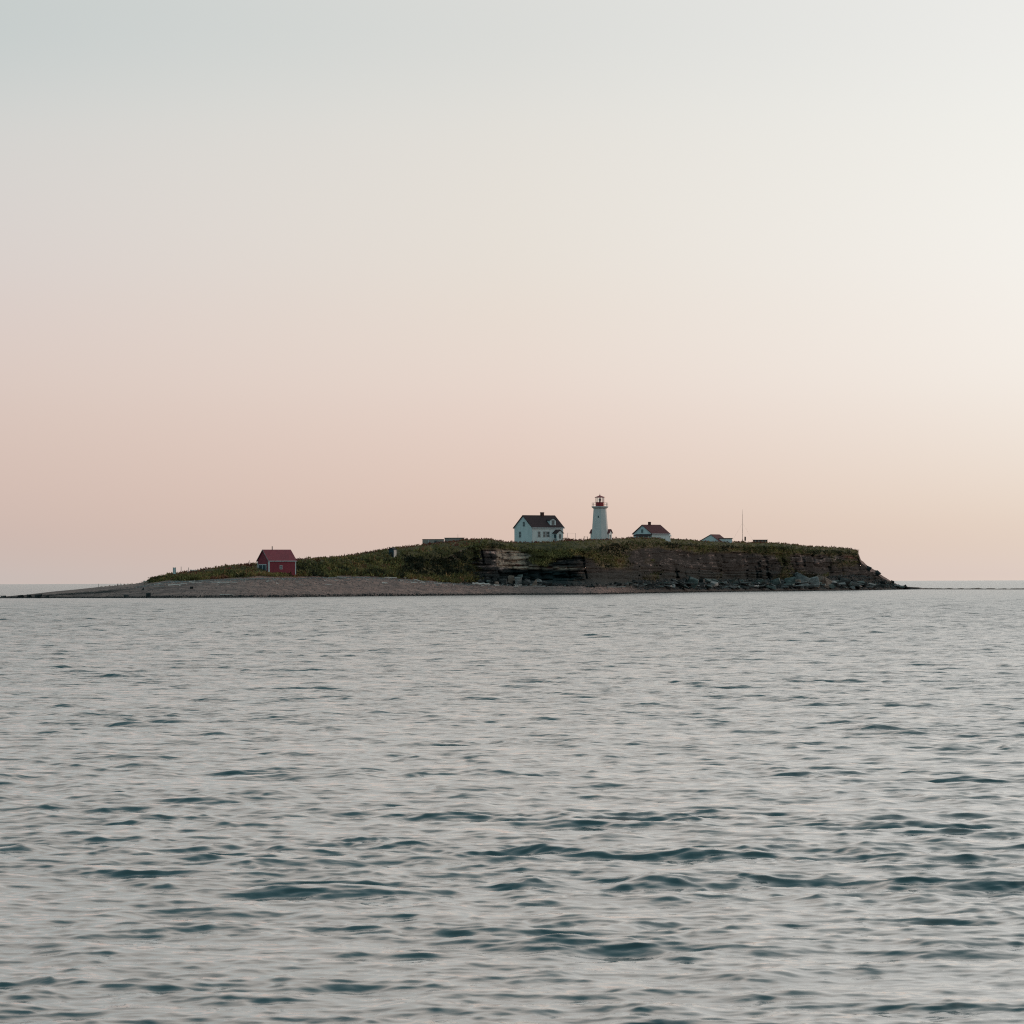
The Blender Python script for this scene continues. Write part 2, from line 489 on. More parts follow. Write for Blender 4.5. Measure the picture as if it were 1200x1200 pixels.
# seaweed and wet stones
wet = np.clip(1.3 - (GZ2 - 0.05) / (0.42 + 0.2 * vnoise(PC / 9.0, PC * 0, 121)), 0, 1)
wrack = 1.15 * np.exp(-((RI - (RF - 3.0 + 2.0 * vnoise(PC / 50.0, PC * 0, 122))) / 2.6) ** 2) * (1 - sstep(120, 168, PC)) * sstep(20, 50, PC)
wrack = np.maximum(wrack, 0.8 * (1 - sstep(20, 60, PC)))
lowrock = sstep(RF + 2, RF + 6, RI) * (1 - sstep(0.24, 0.34, face + 0.06 * vfbm(PC / 12.0, face * 3, 131))) * np.clip(0.55 * sstep(545, 560, PC) + sstep(635, 660, PC), 0, 1) * (1 - 0.7 * sstep(900, 990, PC))
dark = np.clip(np.maximum(wet, wrack), 0, 1)
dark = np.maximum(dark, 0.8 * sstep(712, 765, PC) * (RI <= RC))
warm = np.clip(1.3 * np.exp(-((PC - 598) / 24.0) ** 2) * sstep(580, 584, PC) * sstep(0.34, 0.40, face) * (1 - sstep(0.9, 1.0, face))
               + 0.7 * np.exp(-((PC - 656) / 22.0) ** 2) * np.exp(-((face - 0.42) / 0.05) ** 2), 0, 1)
red = np.exp(-((PC - 996) / 6.0) ** 2) * np.exp(-((face - 0.82) / 0.08) ** 2) + 0.8 * np.exp(-((PC - 607) / 3.0) ** 2) * np.exp(-((face - 0.5) / 0.04) ** 2) \
    + 0.8 * np.exp(-((PC - 644) / 4.0) ** 2) * np.exp(-((face - 0.44) / 0.04) ** 2)

tone = np.clip(0.62 + 1.15 * vnoise(bi * 2.7 + 0.4, GX / 60.0, 141) + 0.5 * vfbm(GX / 14.0, bi * 1.3, 142, 3) + 0.35 * np.sin(bf * 6.28), 0.22, 2.0)
GP = np.stack([GX, GY2, GZ2], -1)

def ground_piece(name, r0, r1, c0, c1, material, label=None):
    sub = GP[r0:r1 + 1, c0:c1 + 1]
    nr, nc = sub.shape[:2]
    me = mesh_np(name, sub.reshape(-1, 3), grid_faces(nr, nc), True)
    for an, arr in (('veg', veg), ('wet', dark), ('algae', lowrock), ('warm', warm), ('rust', red), ('tone', tone)):
        a_ = me.attributes.new(an, 'FLOAT', 'POINT')
        a_.data.foreach_set('value', np.ascontiguousarray(arr[r0:r1 + 1, c0:c1 + 1], dtype=np.float32).ravel())
    o = link(name, me, material)
    o['kind'] = 'structure'
    return o

def attr(t, name):
    n = N(t, 'ShaderNodeAttribute'); n.attribute_name = name
    return n.outputs['Fac']

def noise_col(t, vec, scale, stops, detail=5, rough=0.6):
    n = N(t, 'ShaderNodeTexNoise'); n.inputs['Scale'].default_value = scale
    n.inputs['Detail'].default_value = detail; n.inputs['Roughness'].default_value = rough
    t.links.new(vec, n.inputs['Vector'])
    r_ = N(t, 'ShaderNodeValToRGB')
    e = r_.color_ramp.elements
    for i, (pos, c) in enumerate(stops):
        el_ = e[i] if i < 2 else e.new(pos)
        el_.position = pos; el_.color = (*c, 1)
    t.links.new(n.outputs['Fac'], r_.inputs[0])
    return r_.outputs[0], n.outputs['Fac']

def mixc(t, fac, a, b, blend='MIX'):
    x = N(t, 'ShaderNodeMix', data_type='RGBA'); x.blend_type = blend
    if isinstance(fac, (int, float)):
        x.inputs['Factor'].default_value = fac
    else:
        t.links.new(fac, x.inputs['Factor'])
    for s, v in (('A', a), ('B', b)):
        if isinstance(v, tuple):
            x.inputs[s].default_value = (*v, 1)
        else:
            t.links.new(v, x.inputs[s])
    return x.outputs['Result']

def pos_vec(t, scale=(1, 1, 1)):
    g = N(t, 'ShaderNodeNewGeometry')
    m = N(t, 'ShaderNodeMapping'); m.inputs['Scale'].default_value = scale
    t.links.new(g.outputs['Position'], m.inputs['Vector'])
    return m.outputs[0]

GRASS = [(0.28, (0.030, 0.027, 0.014)), (0.42, (0.070, 0.056, 0.024)), (0.55, (0.13, 0.093, 0.036)), (0.66, (0.18, 0.11, 0.050)), (0.78, (0.19, 0.080, 0.048))]

def ground_nodes(rocky):
    def f(t, b):
        L = t.links
        if rocky:
            v = pos_vec(t, (0.10, 0.10, 0.9))
            c, fac = noise_col(t, v, 1.25, [(0.34, (0.008, 0.008, 0.009)), (0.46, (0.020, 0.020, 0.021)), (0.54, (0.050, 0.046, 0.046)), (0.61, (0.165, 0.140, 0.132)), (0.70, (0.040, 0.038, 0.039))], 7, 0.65)
            v2 = pos_vec(t, (0.3, 0.3, 0.5))
            c2, fac2 = noise_col(t, v2, 1.0, [(0.33, (0.40, 0.42, 0.44)), (0.6, (1.2, 1.12, 1.1))], 6, 0.7)
            c = mixc(t, 1.0, c, c2, 'MULTIPLY')
            c4, _ = noise_col(t, pos_vec(t, (0.05, 0.05, 1.0)), 1.6, [(0.40, (0.18, 0.19, 0.21)), (0.50, (0.70, 0.68, 0.67)), (0.60, (2.9, 2.6, 2.45))], 3, 0.7)
            c = mixc(t, 1.0, c, c4, 'MULTIPLY')
            tn_ = N(t, 'ShaderNodeCombineColor')
            for k_ in range(3): L.new(attr(t, 'tone'), tn_.inputs[k_])
            c = mixc(t, 1.0, c, tn_.outputs[0], 'MULTIPLY')
            c3, _ = noise_col(t, pos_vec(t, (0.075, 0.075, 0.10)), 1.0, [(0.42, (0.14, 0.17, 0.18)), (0.50, (0.50, 0.51, 0.52)), (0.62, (1.9, 1.68, 1.6))], 4, 0.6)
            c = mixc(t, 1.0, c, c3, 'MULTIPLY')
            c = mixc(t, attr(t, 'algae'), c, mixc(t, 0.88, c, (0.012, 0.022, 0.023)))
            c = mixc(t, attr(t, 'warm'), c, noise_col(t, pos_vec(t, (0.25, 0.25, 0.9)), 1.2, [(0.38, (0.10, 0.07, 0.055)), (0.56, (0.52, 0.36, 0.27))], 5)[0])
            c = mixc(t, attr(t, 'rust'), c, (0.16, 0.045, 0.032))
            gc, gf = noise_col(t, pos_vec(t, (1, 1, 1)), 0.45, GRASS, 6, 0.7)
            c = mixc(t, attr(t, 'veg'), c, gc)
        else:
            v = pos_vec(t, (0.7, 1.0, 1.0))
            cs, _ = noise_col(t, pos_vec(t, (0.03, 0.16, 0.9)), 1.6, [(0.38, (0.66, 0.68, 0.70)), (0.62, (1.22, 1.16, 1.12))], 5, 0.6)
            c, fac = noise_col(t, v, 0.9, [(0.30, (0.16, 0.100, 0.086)), (0.5, (0.29, 0.184, 0.160)), (0.72, (0.44, 0.285, 0.247))], 8, 0.8)
            c = mixc(t, 1.0, c, cs, 'MULTIPLY')
            gc, gf = noise_col(t, pos_vec(t, (1, 1, 1)), 0.3, GRASS, 6, 0.7)
            c = mixc(t, attr(t, 'veg'), c, gc)
        c = mixc(t, attr(t, 'wet'), c, (0.024, 0.024, 0.022))
        L.new(c, b.inputs['Base Color'])
        b.inputs['Roughness'].default_value = 0.9
        bp = N(t, 'ShaderNodeBump'); bp.inputs['Distance'].default_value = 0.6 if rocky else 0.4; bp.inputs['Strength'].default_value = 0.8
        nn = N(t, 'ShaderNodeTexNoise'); nn.inputs['Scale'].default_value = 1.3; nn.inputs['Detail'].default_value = 6
        L.new(pos_vec(t, (1, 1, 1.6)), nn.inputs['Vector'])
        L.new(nn.outputs['Fac'], bp.inputs['Height'])
        L.new(bp.outputs[0], b.inputs['Normal'])
    return f
rock_mat = mat('cliff_rock', rough=0.9, spec=0.2, build=ground_nodes(True))
soil_mat = mat('gravel_and_turf', rough=0.95, spec=0.15, build=ground_nodes(False))
CL = int(np.searchsorted(cols_p, 541))
ground_piece('gravel_beach', 0, RF, 0, NCOL - 1, soil_mat)
ground_piece('grassy_hillside', RF, RT, 0, CL, soil_mat)
ground_piece('cliff', RF, RT, CL, NCOL - 1, rock_mat)
ground_piece('plateau', RT, NR - 1, 0, NCOL - 1, soil_mat)

def SY(px):
    return float(np.interp(px, _sx, _sY))
def pcol(px):
    return (px - cols_p[0])
def gpoint(px, row):
    """point of the ground mesh at photo column px and (float) mesh row"""
    c = min(max(pcol(px), 0), NCOL - 1.001); r_ = min(max(row, 0), NR - 1.001)
    ci, ri = int(c), int(r_); cf, rf = c - ci, r_ - ri
    p = (GP[ri, ci] * (1 - cf) + GP[ri, ci + 1] * cf) * (1 - rf) + (GP[ri + 1, ci] * (1 - cf) + GP[ri + 1, ci + 1] * cf) * rf
    return Vector(p)
# projected photo row of every ground vertex, to stand things where the photo has them
_C = GP.reshape(-1, 3) - np.array([0, 0, CAM_H])
_q = _C @ np.array(_R3)
GROW = (600.0 - F * (_q[:, 1] / -_q[:, 2])).reshape(NR, NCOL)
GCOLX = (600.0 + F * (_q[:, 0] / -_q[:, 2])).reshape(NR, NCOL)
def ground_at(px, py):
    """front-most ground point seen at photo (px, py)"""
    c = int(round(pcol(px)))
    rows = GROW[:, c]
    for i in range(RB, RR + 1):
        if rows[i] <= py:
            a = rows[i - 1] - rows[i]
            f = 0 if a == 0 else (rows[i - 1] - py) / a
            return Vector(GP[i - 1, c] * (1 - f) + GP[i, c] * f)
    return Vector(GP[RR, c])
def ground_z(px, Y):
    c = int(round(pcol(px)))
    return float(np.interp(Y, GY[RC:, c], GZ2[RC:, c]))

# reef to the right of the island, just awash
def reef(name, p0, p1, rtop, rbot, seedn, material, width=7.0):
    ps = np.arange(p0, p1, 1.0)
    nr = 7
    V = []
    for i, p in enumerate(ps):
        Y0 = shore_depth(p, rbot(p))
        top = max(at(p, rtop(p), Y0 + width * 0.5).z, -0.2)
        for k in range(nr):
            t = k / (nr - 1)
            h = math.sin(math.pi * t) ** 0.7
            z = top * h * (0.75 + 0.5 * fbm(p / 9.0, t * 2, seedn, 3)) - 0.12 * (1 - h)
            Y = Y0 + width * t
            q = at(p, 690, Y)
            V.append((q.x, Y, z))
    f = grid_faces(len(ps), nr)[:, ::-1]
    o = link(name, mesh_np(name, np.array(V), f, True), material)
    o['kind'] = 'structure'
    return o
def reef_nodes(t, b):
    c, _ = noise_col(t, pos_vec(t, (0.4, 1, 1)), 0.8, [(0.35, (0.06, 0.034, 0.026)), (0.6, (0.26, 0.13, 0.09))], 4)
    t.links.new(c, b.inputs['Base Color'])
reef_mat = mat('reef_rock', rough=0.6, build=reef_nodes)
reef('reef', 1076, 1420, lambda p: 688.9 + (p - 1080) * 0.0016, lambda p: 690.7 + (p - 1080) * 0.0010, 3.3, reef_mat)
reef('reef', -300, 8, lambda p: 697.2, lambda p: 697.8, 8.1, reef_mat, 4.0)

# ------------------------------------------------------------------ ground cover
def veg_nodes(t, b):
    a_ = N(t, 'ShaderNodeAttribute'); a_.attribute_name = 'tint'
    t.links.new(a_.outputs['Color'], b.inputs['Base Color'])
    b.inputs['Roughness'].default_value = 0.85
    b.inputs['Specular IOR Level'].default_value = 0.15
veg_mat = mat('leaves', build=veg_nodes)

def clumps(name, pts, sizes, tints, nleaf, label=None, parent=None, flat=0.55):
    """tufts of leaf-sized triangles; each tuft its own tint"""
    n = len(pts)
    pts = np.asarray(pts); sizes = np.asarray(sizes); tints = np.asarray(tints)
    P = np.repeat(pts, nleaf, 0); S = np.repeat(sizes, nleaf)
    m = len(P)
    dirs = rng.normal(size=(m, 3)); dirs[:, 2] = np.abs(dirs[:, 2]) * 1.1
    dirs /= np.linalg.norm(dirs, axis=1)[:, None]
    rad = rng.uniform(0.25, 1.0, m) ** 0.6
    C = P + dirs * (S * rad)[:, None] * np.array([1.0, 1.0, flat * 1.5])
    u = rng.normal(size=(m, 3)); u /= np.linalg.norm(u, axis=1)[:, None]
    v = np.cross(dirs, u); v /= np.maximum(np.linalg.norm(v, axis=1)[:, None], 1e-6)
    L = (S * rng.uniform(0.35, 0.75, m))[:, None]
    W = L * 0.42
    A = C - v * W; B = C + v * W; T = C + (dirs * 0.8 + u * 0.5 + np.array([0, 0, 0.35])) * L
    V = np.stack([A, B, T], 1).reshape(-1, 3)
    f = np.arange(3 * m).reshape(-1, 3)
    me = mesh_np(name, V, f, False)
    tn = np.repeat(tints, nleaf, 0) * rng.uniform(0.7, 1.35, (m, 1))
    ca = me.color_attributes.new('tint', 'FLOAT_COLOR', 'POINT')
    rgba = np.ones((m * 3, 4), np.float32); rgba[:, :3] = np.repeat(tn, 3, 0)
    ca.data.foreach_set('color', rgba.ravel())
    return link(name, me, veg_mat, parent)

PAL = np.array([(0.040, 0.038, 0.022), (0.13, 0.108, 0.046), (0.22, 0.175, 0.062), (0.33, 0.225, 0.085), (0.34, 0.155, 0.085), (0.22, 0.066, 0.048)])
def tint(k, jit=0.12):
    k = min(max(k, 0), len(PAL) - 1.001); i = int(k)
    c = PAL[i] * (1 - (k - i)) + PAL[i + 1] * (k - i)
    return c * random.uniform(1 - jit, 1 + jit)

# scrub on the slope left of the cliff
pts, sz, tn = [], [], []
while len(pts) < 5200:
    p = random.uniform(170, 562)
    row = random.choice((random.uniform(RF + 5, RC + 4), random.uniform(RC, RT), random.uniform(RC, RT), random.uniform(RT - 6, RR - 1)))
    ci, ri = int(pcol(p)), int(row)
    if random.random() > veg[ri, ci] + 0.03:
        continue
    q = gpoint(p, row)
    if 298 < p < 349 and 655 < GROW[ri, ci] < 671.8: continue
    if 454 < p < 466 and 644 < GROW[ri, ci] < 656: continue
    n1 = 0.6 * fbm(q.x / 9.0, q.y / 9.0, q.z / 4.0, 4) + 0.7 * fbm(q.x / 24.0, q.y / 24.0, 1.0, 2)
    n2 = fbm(q.x / 3.0, q.y / 3.0, 5.0 + q.z / 2.0, 3)
    k = 1.9 + 3.0 * n1 + 1.8 * n2
    if row > RR - 12: k += 1.2  # redder near the skyline: warm backlight put into the tint
    if p > 470 and RC + 22 < row < RT: k -= 1.9
    if random.random() < 0.07: k += 1.8
    pts.append(q - Vector((0, 0, 0.2))); sz.append(random.uniform(0.4, 1.0) * (1.2 if n1 < 0 else 0.8) * min(1.0, 0.45 + (p - 168) / 110.0) * (0.55 if row > RR - 9 else 1.0)); tn.append(tint(k))
o = clumps('scrub', pts, sz, tn, 11)
o['kind'] = 'stuff'
# grass heads along the skyline and turf hanging over the cliff edge
pts, sz, tn = [], [], []
while len(pts) < 3800:
    p = random.uniform(112, 1006)
    row = RR + random.gauss(0, 1.8) if random.random() < 0.45 else random.uniform(RT - 3, RR)
    if p < 545 and row < RR - 5: continue
    q = gpoint(p, row)
    n1 = fbm(q.x / 8.0, q.y / 8.0, 3.0, 4)
    k = 2.2 + 2.4 * n1
    if row > RR - 4: k += 2.3  # skyline tufts tinted red to stand for backlit tips
    if row < RT + 4: k -= 1.2
    if p < 176 and random.random() < 0.75: continue
    pts.append(q - Vector((0, 0, 0.12))); sz.append(random.uniform(0.25, 0.62) * (0.6 if p < 176 else 1)); tn.append(tint(k))
o = clumps('grass', pts, sz, tn, 9, flat=0.6)
o['kind'] = 'stuff'
# plants rooted in the cliff's ledges and gullies
pts, sz, tn = [], [], []
while len(pts) < 3000:
    p = random.uniform(560, 1004)
    row = random.uniform(RC, RT)
    ci, ri = int(pcol(p)), int(row)
    if random.random() > veg[ri, ci] * 1.1:
        continue
    q = gpoint(p, row)
    n1 = fbm(q.x / 7.0, q.z / 3.0, 13.0, 4)
    k = 1.0 + 2.6 * n1 + (0.9 if 600 < p < 700 else 0)
    pts.append(q); sz.append(random.uniform(0.3, 0.85)); tn.append(tint(k))
o = clumps('hanging_plants', pts, sz, tn, 10)
o['kind'] = 'stuff'

# ------------------------------------------------------------------ building kit
class MB:
    def __init__(self):
        self.v = []; self.f = []
    def add(self, vs, fs):
        b = len(self.v); self.v += [tuple(q) for q in vs]; self.f += [tuple(b + i for i in f) for f in fs]
        return self
    def box(self, x0, y0, z0, x1, y1, z1):
        vs = [(x, y, z) for z in (z0, z1) for y in (y0, y1) for x in (x0, x1)]
        return self.add(vs, [(0, 2, 3, 1), (4, 5, 7, 6), (0, 1, 5, 4), (2, 6, 7, 3), (0, 4, 6, 2), (1, 3, 7, 5)])
    def prism(self, poly, axis, a, b):
        """extrude a polygon: axis 'x' -> poly in (y, z); axis 'y' -> poly in (x, z); axis 'z' -> poly in (x, y)"""
        def P(u, v, w):
            return {'x': (w, u, v), 'y': (u, w, v), 'z': (u, v, w)}[axis]
        n = len(poly)
        vs = [P(u, v, a) for u, v in poly] + [P(u, v, b) for u, v in poly]
        fs = [tuple(range(n))[::-1], tuple(range(n, 2 * n))] + [(i, (i + 1) % n, n + (i + 1) % n, n + i) for i in range(n)]
        return self.add(vs, fs)
    def tube(self, p0, p1, r0, r1=None, n=8):
        p0, p1 = Vector(p0), Vector(p1); r1 = r0 if r1 is None else r1
        d = (p1 - p0).normalized(); u = d.orthogonal().normalized(); w = d.cross(u)
        vs = [p0 + (u * math.cos(2 * math.pi * i / n) + w * math.sin(2 * math.pi * i / n)) * r0 for i in range(n)] + \
             [p1 + (u * math.cos(2 * math.pi * i / n) + w * math.sin(2 * math.pi * i / n)) * r1 for i in range(n)]
        return self.add(vs, [tuple(range(n))[::-1], tuple(range(n, 2 * n))] + [(i, (i + 1) % n, n + (i + 1) % n, n + i) for i in range(n)])
    def ring(self, n, prof_, rot=0.0, cap=True):
        """lathe with n sides; prof_ = [(radius, z), ...]"""
        vs = []
        for r_, z in prof_:
            vs += [(r_ * math.cos(2 * math.pi * i / n + rot), r_ * math.sin(2 * math.pi * i / n + rot), z) for i in range(n)]
        fs = []
        for k in range(len(prof_) - 1):
            for i in range(n):
                j = (i + 1) % n
                fs.append((k * n + i, k * n + j, (k + 1) * n + j, (k + 1) * n + i))
        if cap:
            fs.append(tuple(range(n))[::-1]); fs.append(tuple((len(prof_) - 1) * n + i for i in range(n)))
        return self.add(vs, fs)
    def build(self, name, material, parent=None, bevel=0.0):
        me = bpy.data.meshes.new(name)
        me.from_pydata(self.v, [], self.f)
        bm = bmesh.new(); bm.from_mesh(me)
        bmesh.ops.recalc_face_normals(bm, faces=bm.faces)
        if bevel:
            bmesh.ops.bevel(bm, geom=list(bm.edges), offset=bevel, segments=1, affect='EDGES')
        bm.to_mesh(me); bm.free()
        return link(name, me, material, parent)

def thing(name, label, cat, loc, yaw=0.0, group=None):
    o = bpy.data.objects.new(name, None)
    col.objects.link(o)
    o.empty_display_size = 0.5
    o.location = loc; o.rotation_euler = (0, 0, yaw)
    o['label'] = label; o['category'] = cat
    if group: o['group'] = group
    return o

def tag(o, label, cat, group=None):
    o['label'] = label; o['category'] = cat
    if group: o['group'] = group
    return o

def worn(c, c2, scale=1.5, stretch=(1, 1, 1), rough=0.75, amt=(0.4, 0.7), bump=0.0):
    def f(t, b):
        tcn = N(t, 'ShaderNodeTexCoord')
        m = N(t, 'ShaderNodeMapping'); m.inputs['Scale'].default_value = stretch
        t.links.new(tcn.outputs['Object'], m.inputs['Vector'])
        cc, fac = noise_col(t, m.outputs[0], scale, [(amt[0], c), (amt[1], c2)], 6, 0.65)
        t.links.new(cc, b.inputs['Base Color'])
        b.inputs['Roughness'].default_value = rough
        if bump:
            bp = N(t, 'ShaderNodeBump'); bp.inputs['Distance'].default_value = bump
            t.links.new(fac, bp.inputs['Height']); t.links.new(bp.outputs[0], b.inputs['Normal'])
    return f
M = {
    'red_wall': mat('red_boards', build=worn((0.33, 0.052, 0.070), (0.24, 0.042, 0.056), 1.2, (1, 1, 0.25))),
    'red_roof': mat('red_metal_roof', spec=0.4, build=worn((0.33, 0.036, 0.052), (0.25, 0.030, 0.042), 0.8, (1, 1, 0.4), 0.5)),
    'red_paint': mat('red_paint', spec=0.5, build=worn((0.42, 0.016, 0.022), (0.32, 0.014, 0.020), 1.5, rough=0.45)),
    'trim': mat('white_trim', build=worn((0.72, 0.70, 0.70), (0.58, 0.56, 0.56), 2.0)),
    'white': mat('white_boards', build=worn((0.80, 0.80, 0.79), (0.68, 0.69, 0.68), 0.9, (1, 1, 0.3))),
    'white_stone': mat('white_render', build=worn((0.80, 0.72, 0.69), (0.66, 0.60, 0.575), 0.7, (1, 1, 0.25), amt=(0.38, 0.68))),
    'dark_roof': mat('dark_shingles', build=worn((0.078, 0.040, 0.040), (0.042, 0.026, 0.028), 1.4, (1, 1, 1.5), 0.9)),
    'maroon_roof': mat('maroon_shingles', build=worn((0.17, 0.044, 0.044), (0.11, 0.034, 0.036), 1.4, rough=0.8)),
    'brick': mat('chimney_brick', build=worn((0.13, 0.045, 0.035), (0.08, 0.032, 0.028), 5.0)),
    'glass': mat('window_glass', (0.07, 0.10, 0.105), 0.12, 0.6),
    'grey': mat('grey_concrete', build=worn((0.42, 0.34, 0.30), (0.28, 0.235, 0.21), 0.9, amt=(0.35, 0.7))),
    'dark': mat('dark_board', build=worn((0.060, 0.045, 0.042), (0.035, 0.030, 0.030), 2.0)),
    'brown': mat('brown_board', build=worn((0.16, 0.085, 0.065), (0.09, 0.05, 0.042), 1.6)),
    'metal': mat('dark_metal', (0.05, 0.045, 0.045), 0.5, 0.5),
    'slate_blue': mat('blue_grey_board', build=worn((0.055, 0.085, 0.10), (0.035, 0.055, 0.068), 1.6)),
    'pale_wood': mat('bleached_wood', build=worn((0.88, 0.72, 0.65), (0.74, 0.58, 0.52), 2.5, (0.3, 1, 1), 0.85, bump=0.02)),
    'grey_wood': mat('weathered_wood', build=worn((0.36, 0.31, 0.29), (0.22, 0.19, 0.18), 2.5, (0.3, 1, 1), 0.85, bump=0.02)),
}

def gable_house(root, L, W, h, rise, wall_m, roof_m, ov=0.35, th=0.16, base=1.5, ends=0.25, fascia=None):
    """walls and roof; x runs along the ridge, y goes back, origin at the front corner"""
    MB().prism([(0, -base), (W, -base), (W, h), (W / 2, h + rise), (0, h)], 'x', 0, L).build('wall', wall_m, root)
    s = rise / (W / 2)
    k = math.hypot(1, s)
    r_ = MB()
    e0 = (-ov, h - ov * s); rg = (W / 2, h + rise)
    up = th * k
    r_.prism([e0, rg, (W + ov, h - ov * s), (W + ov, h - ov * s + up), (W / 2, h + rise + up), (-ov, h - ov * s + up)], 'x', -ends, L + ends)
    for i, v in enumerate(r_.v):
        r_.v[i] = (v[0], v[1], v[2] + 0.004)
    rf = r_.build('roof', roof_m, root)
    if fascia:
        f = MB()
        f.box(-ends, -ov - 0.05, h - ov * s - 0.02, L + ends, -ov - 0.003, h - ov * s + up + 0.01)
        f.build('fascia', fascia, rf)
    return rf

def window_x(parent, x, z, w, h_, y=0.0, panes=True):
    """window on the front wall (y = 0, facing -y)"""
    fr = MB()
    t_ = 0.11
    fr.box(x - w / 2 - t_, y - 0.07, z - t_, x + w / 2 + t_, y - 0.003, z)
    fr.box(x - w / 2 - t_, y - 0.07, z + h_, x + w / 2 + t_, y - 0.003, z + h_ + t_)
    fr.box(x - w / 2 - t_, y - 0.068, z, x - w / 2, y - 0.003, z + h_)
    fr.box(x + w / 2, y - 0.068, z, x + w / 2 + t_, y - 0.003, z + h_)
    fr.box(x - w / 2, y - 0.06, z + h_ / 2 - 0.03, x + w / 2, y - 0.003, z + h_ / 2 + 0.03)
    o = fr.build('window', M['trim'], parent)
    MB().box(x - w / 2, y - 0.03, z, x + w / 2, y - 0.004, z + h_).build('pane', M['glass'], o)
    return o

def window_y(parent, y, z, w, h_, x=0.0):
    """window on the left gable (x = 0, facing -x)"""
    fr = MB(); t_ = 0.11
    fr.box(x - 0.07, y - w / 2 - t_, z - t_, x - 0.003, y + w / 2 + t_, z)
    fr.box(x - 0.07, y - w / 2 - t_, z + h_, x - 0.003, y + w / 2 + t_, z + h_ + t_)
    fr.box(x - 0.068, y - w / 2 - t_, z, x - 0.003, y - w / 2, z + h_)
    fr.box(x - 0.068, y + w / 2, z, x - 0.003, y + w / 2 + t_, z + h_)
    fr.box(x - 0.06, y - w / 2, z + h_ / 2 - 0.03, x - 0.003, y + w / 2, z + h_ / 2 + 0.03)
    o = fr.build('window', M['trim'], parent)
    MB().box(x - 0.03, y - w / 2, z, x - 0.004, y + w / 2, z + h_).build('pane', M['glass'], o)
    return o

# ------------------------------------------------------------------ the red shed
Y = SY(322) + 43
c = at(315, 672.0, Y)
s_ = ppm(Y)
sh = thing('shed', 'small dark red shed with pitched red roof above the gravel beach', 'shed', c, math.radians(35.0))
L, W = 31.0 / s_ / math.cos(math.radians(35)) * 0.99, 14.0 / s_ / math.sin(math.radians(35))
H, RS = 15.3 / s_, 12.0 / s_
gable_house(sh, L, W, H, RS, M['red_wall'], M['red_roof'], 0.28, 0.12, 0.5, 0.22, M['trim'])
MB().box(-0.05, -0.05, -0.3, 0.28, -0.003, H - 0.12).box(-0.05, -0.003, -0.3, -0.003, 0.28, H - 0.12).build('corner_board', M['trim'], sh)
MB().box(L - 0.22, -0.05, -0.3, L + 0.05, -0.003, H - 0.12).build('corner_board', M['trim'], sh)
MB().box(-0.05, W - 0.24, -0.3, -0.003, W + 0.05, H - 0.12).build('corner_board', M['trim'], sh)
window_x(sh, L * 0.45, 1.2, 0.62, 0.85)
dr = MB().box(-0.07, W * 0.24, 0.05, -0.003, W * 0.86, 2.25).build('door', M['slate_blue'], sh)
MB().box(-0.10, W * 0.20, 2.25, -0.002, W * 0.90, 2.45).box(-0.10, W * 0.20, 0.0, -0.072, W * 0.24, 2.25).box(-0.10, W * 0.86, 0.0, -0.072, W * 0.90, 2.25) \
    .box(-0.10, W * 0.53, 0.0, -0.072, W * 0.565, 2.25).build('door_frame', M['trim'], dr)
vg = MB()
for sgn in (0, 1):
    y0, y1 = (-0.32, W / 2) if sgn == 0 else (W + 0.32, W / 2)
    z0, z1 = H - 0.32 * RS / (W / 2) - 0.05, H + RS - 0.03
    vg.prism([(y0, z0), (y1, z1), (y1, z1 + 0.22), (y0, z0 + 0.22)], 'x', -0.30, -0.225)
vg.build('bargeboard', M['grey_wood'], sh)
MB().tube((L * 0.335, W / 2, H + RS - 0.3), (L * 0.335, W / 2, H + RS + 1.05), 0.12, 0.12, 10).build('stove_pipe', M['metal'], sh)

# ------------------------------------------------------------------ the big white house
Y = SY(630) + 66
s_ = ppm(Y)
TH = math.radians(40.7)
c = at(623.8, 634.6, Y)
ho = thing('house', 'large white two storey house with dark brown roof and red chimney', 'house', c, TH)
W, L = 21.0 / s_ / math.sin(TH), 36.6 / s_ / math.cos(TH)
H, RS = 16.6 / s_, 13.6 / s_
rf = gable_house(ho, L, W, H, RS, M['white'], M['dark_roof'], 0.35, 0.18, 2.0, 0.3, M['trim'])
MB().box(L * 0.575, W / 2 - 0.4, H + RS - 0.3, L * 0.575 + 0.85, W / 2 + 0.4, H + RS + 1.15).box(L * 0.575 - 0.07, W / 2 - 0.47, H + RS + 0.95, L * 0.575 + 0.92, W / 2 + 0.47, H + RS + 1.08).build('chimney', M['brick'], rf)
for xx, ww in ((0.22, 0.95), (0.385, 0.95), (0.50, 1.25)):
    window_x(ho, L * xx, 1.35, ww, 1.65)
window_x(ho, L * 0.93, 1.35, 0.8, 1.6)
window_y(ho, W * 0.68, 1.3, 0.95, 1.7)
window_y(ho, W * 0.46, H + 0.35, 0.95, 1.35)
MB().box(-0.045, -0.045, -0.5, 0.16, -0.003, H - 0.1).box(-0.045, -0.003, -0.5, -0.003, 0.16, H - 0.1).build('corner_board', M['trim'], ho)
# dormer: its front stands near the eave
dx0, dx1 = L * 0.615, L * 0.80
dh = H + 2.15
sl = RS / (W / 2)
dm = MB()
dy = 0.55
dzb = H + dy * sl
dm.prism([(dx0, dzb - 0.1), (dx1, dzb - 0.1), (dx1, dh), ((dx0 + dx1) / 2, dh + 0.55), (dx0, dh)], 'y', dy, dy + 2.6)
do = dm.build('dormer', M['white'], rf)
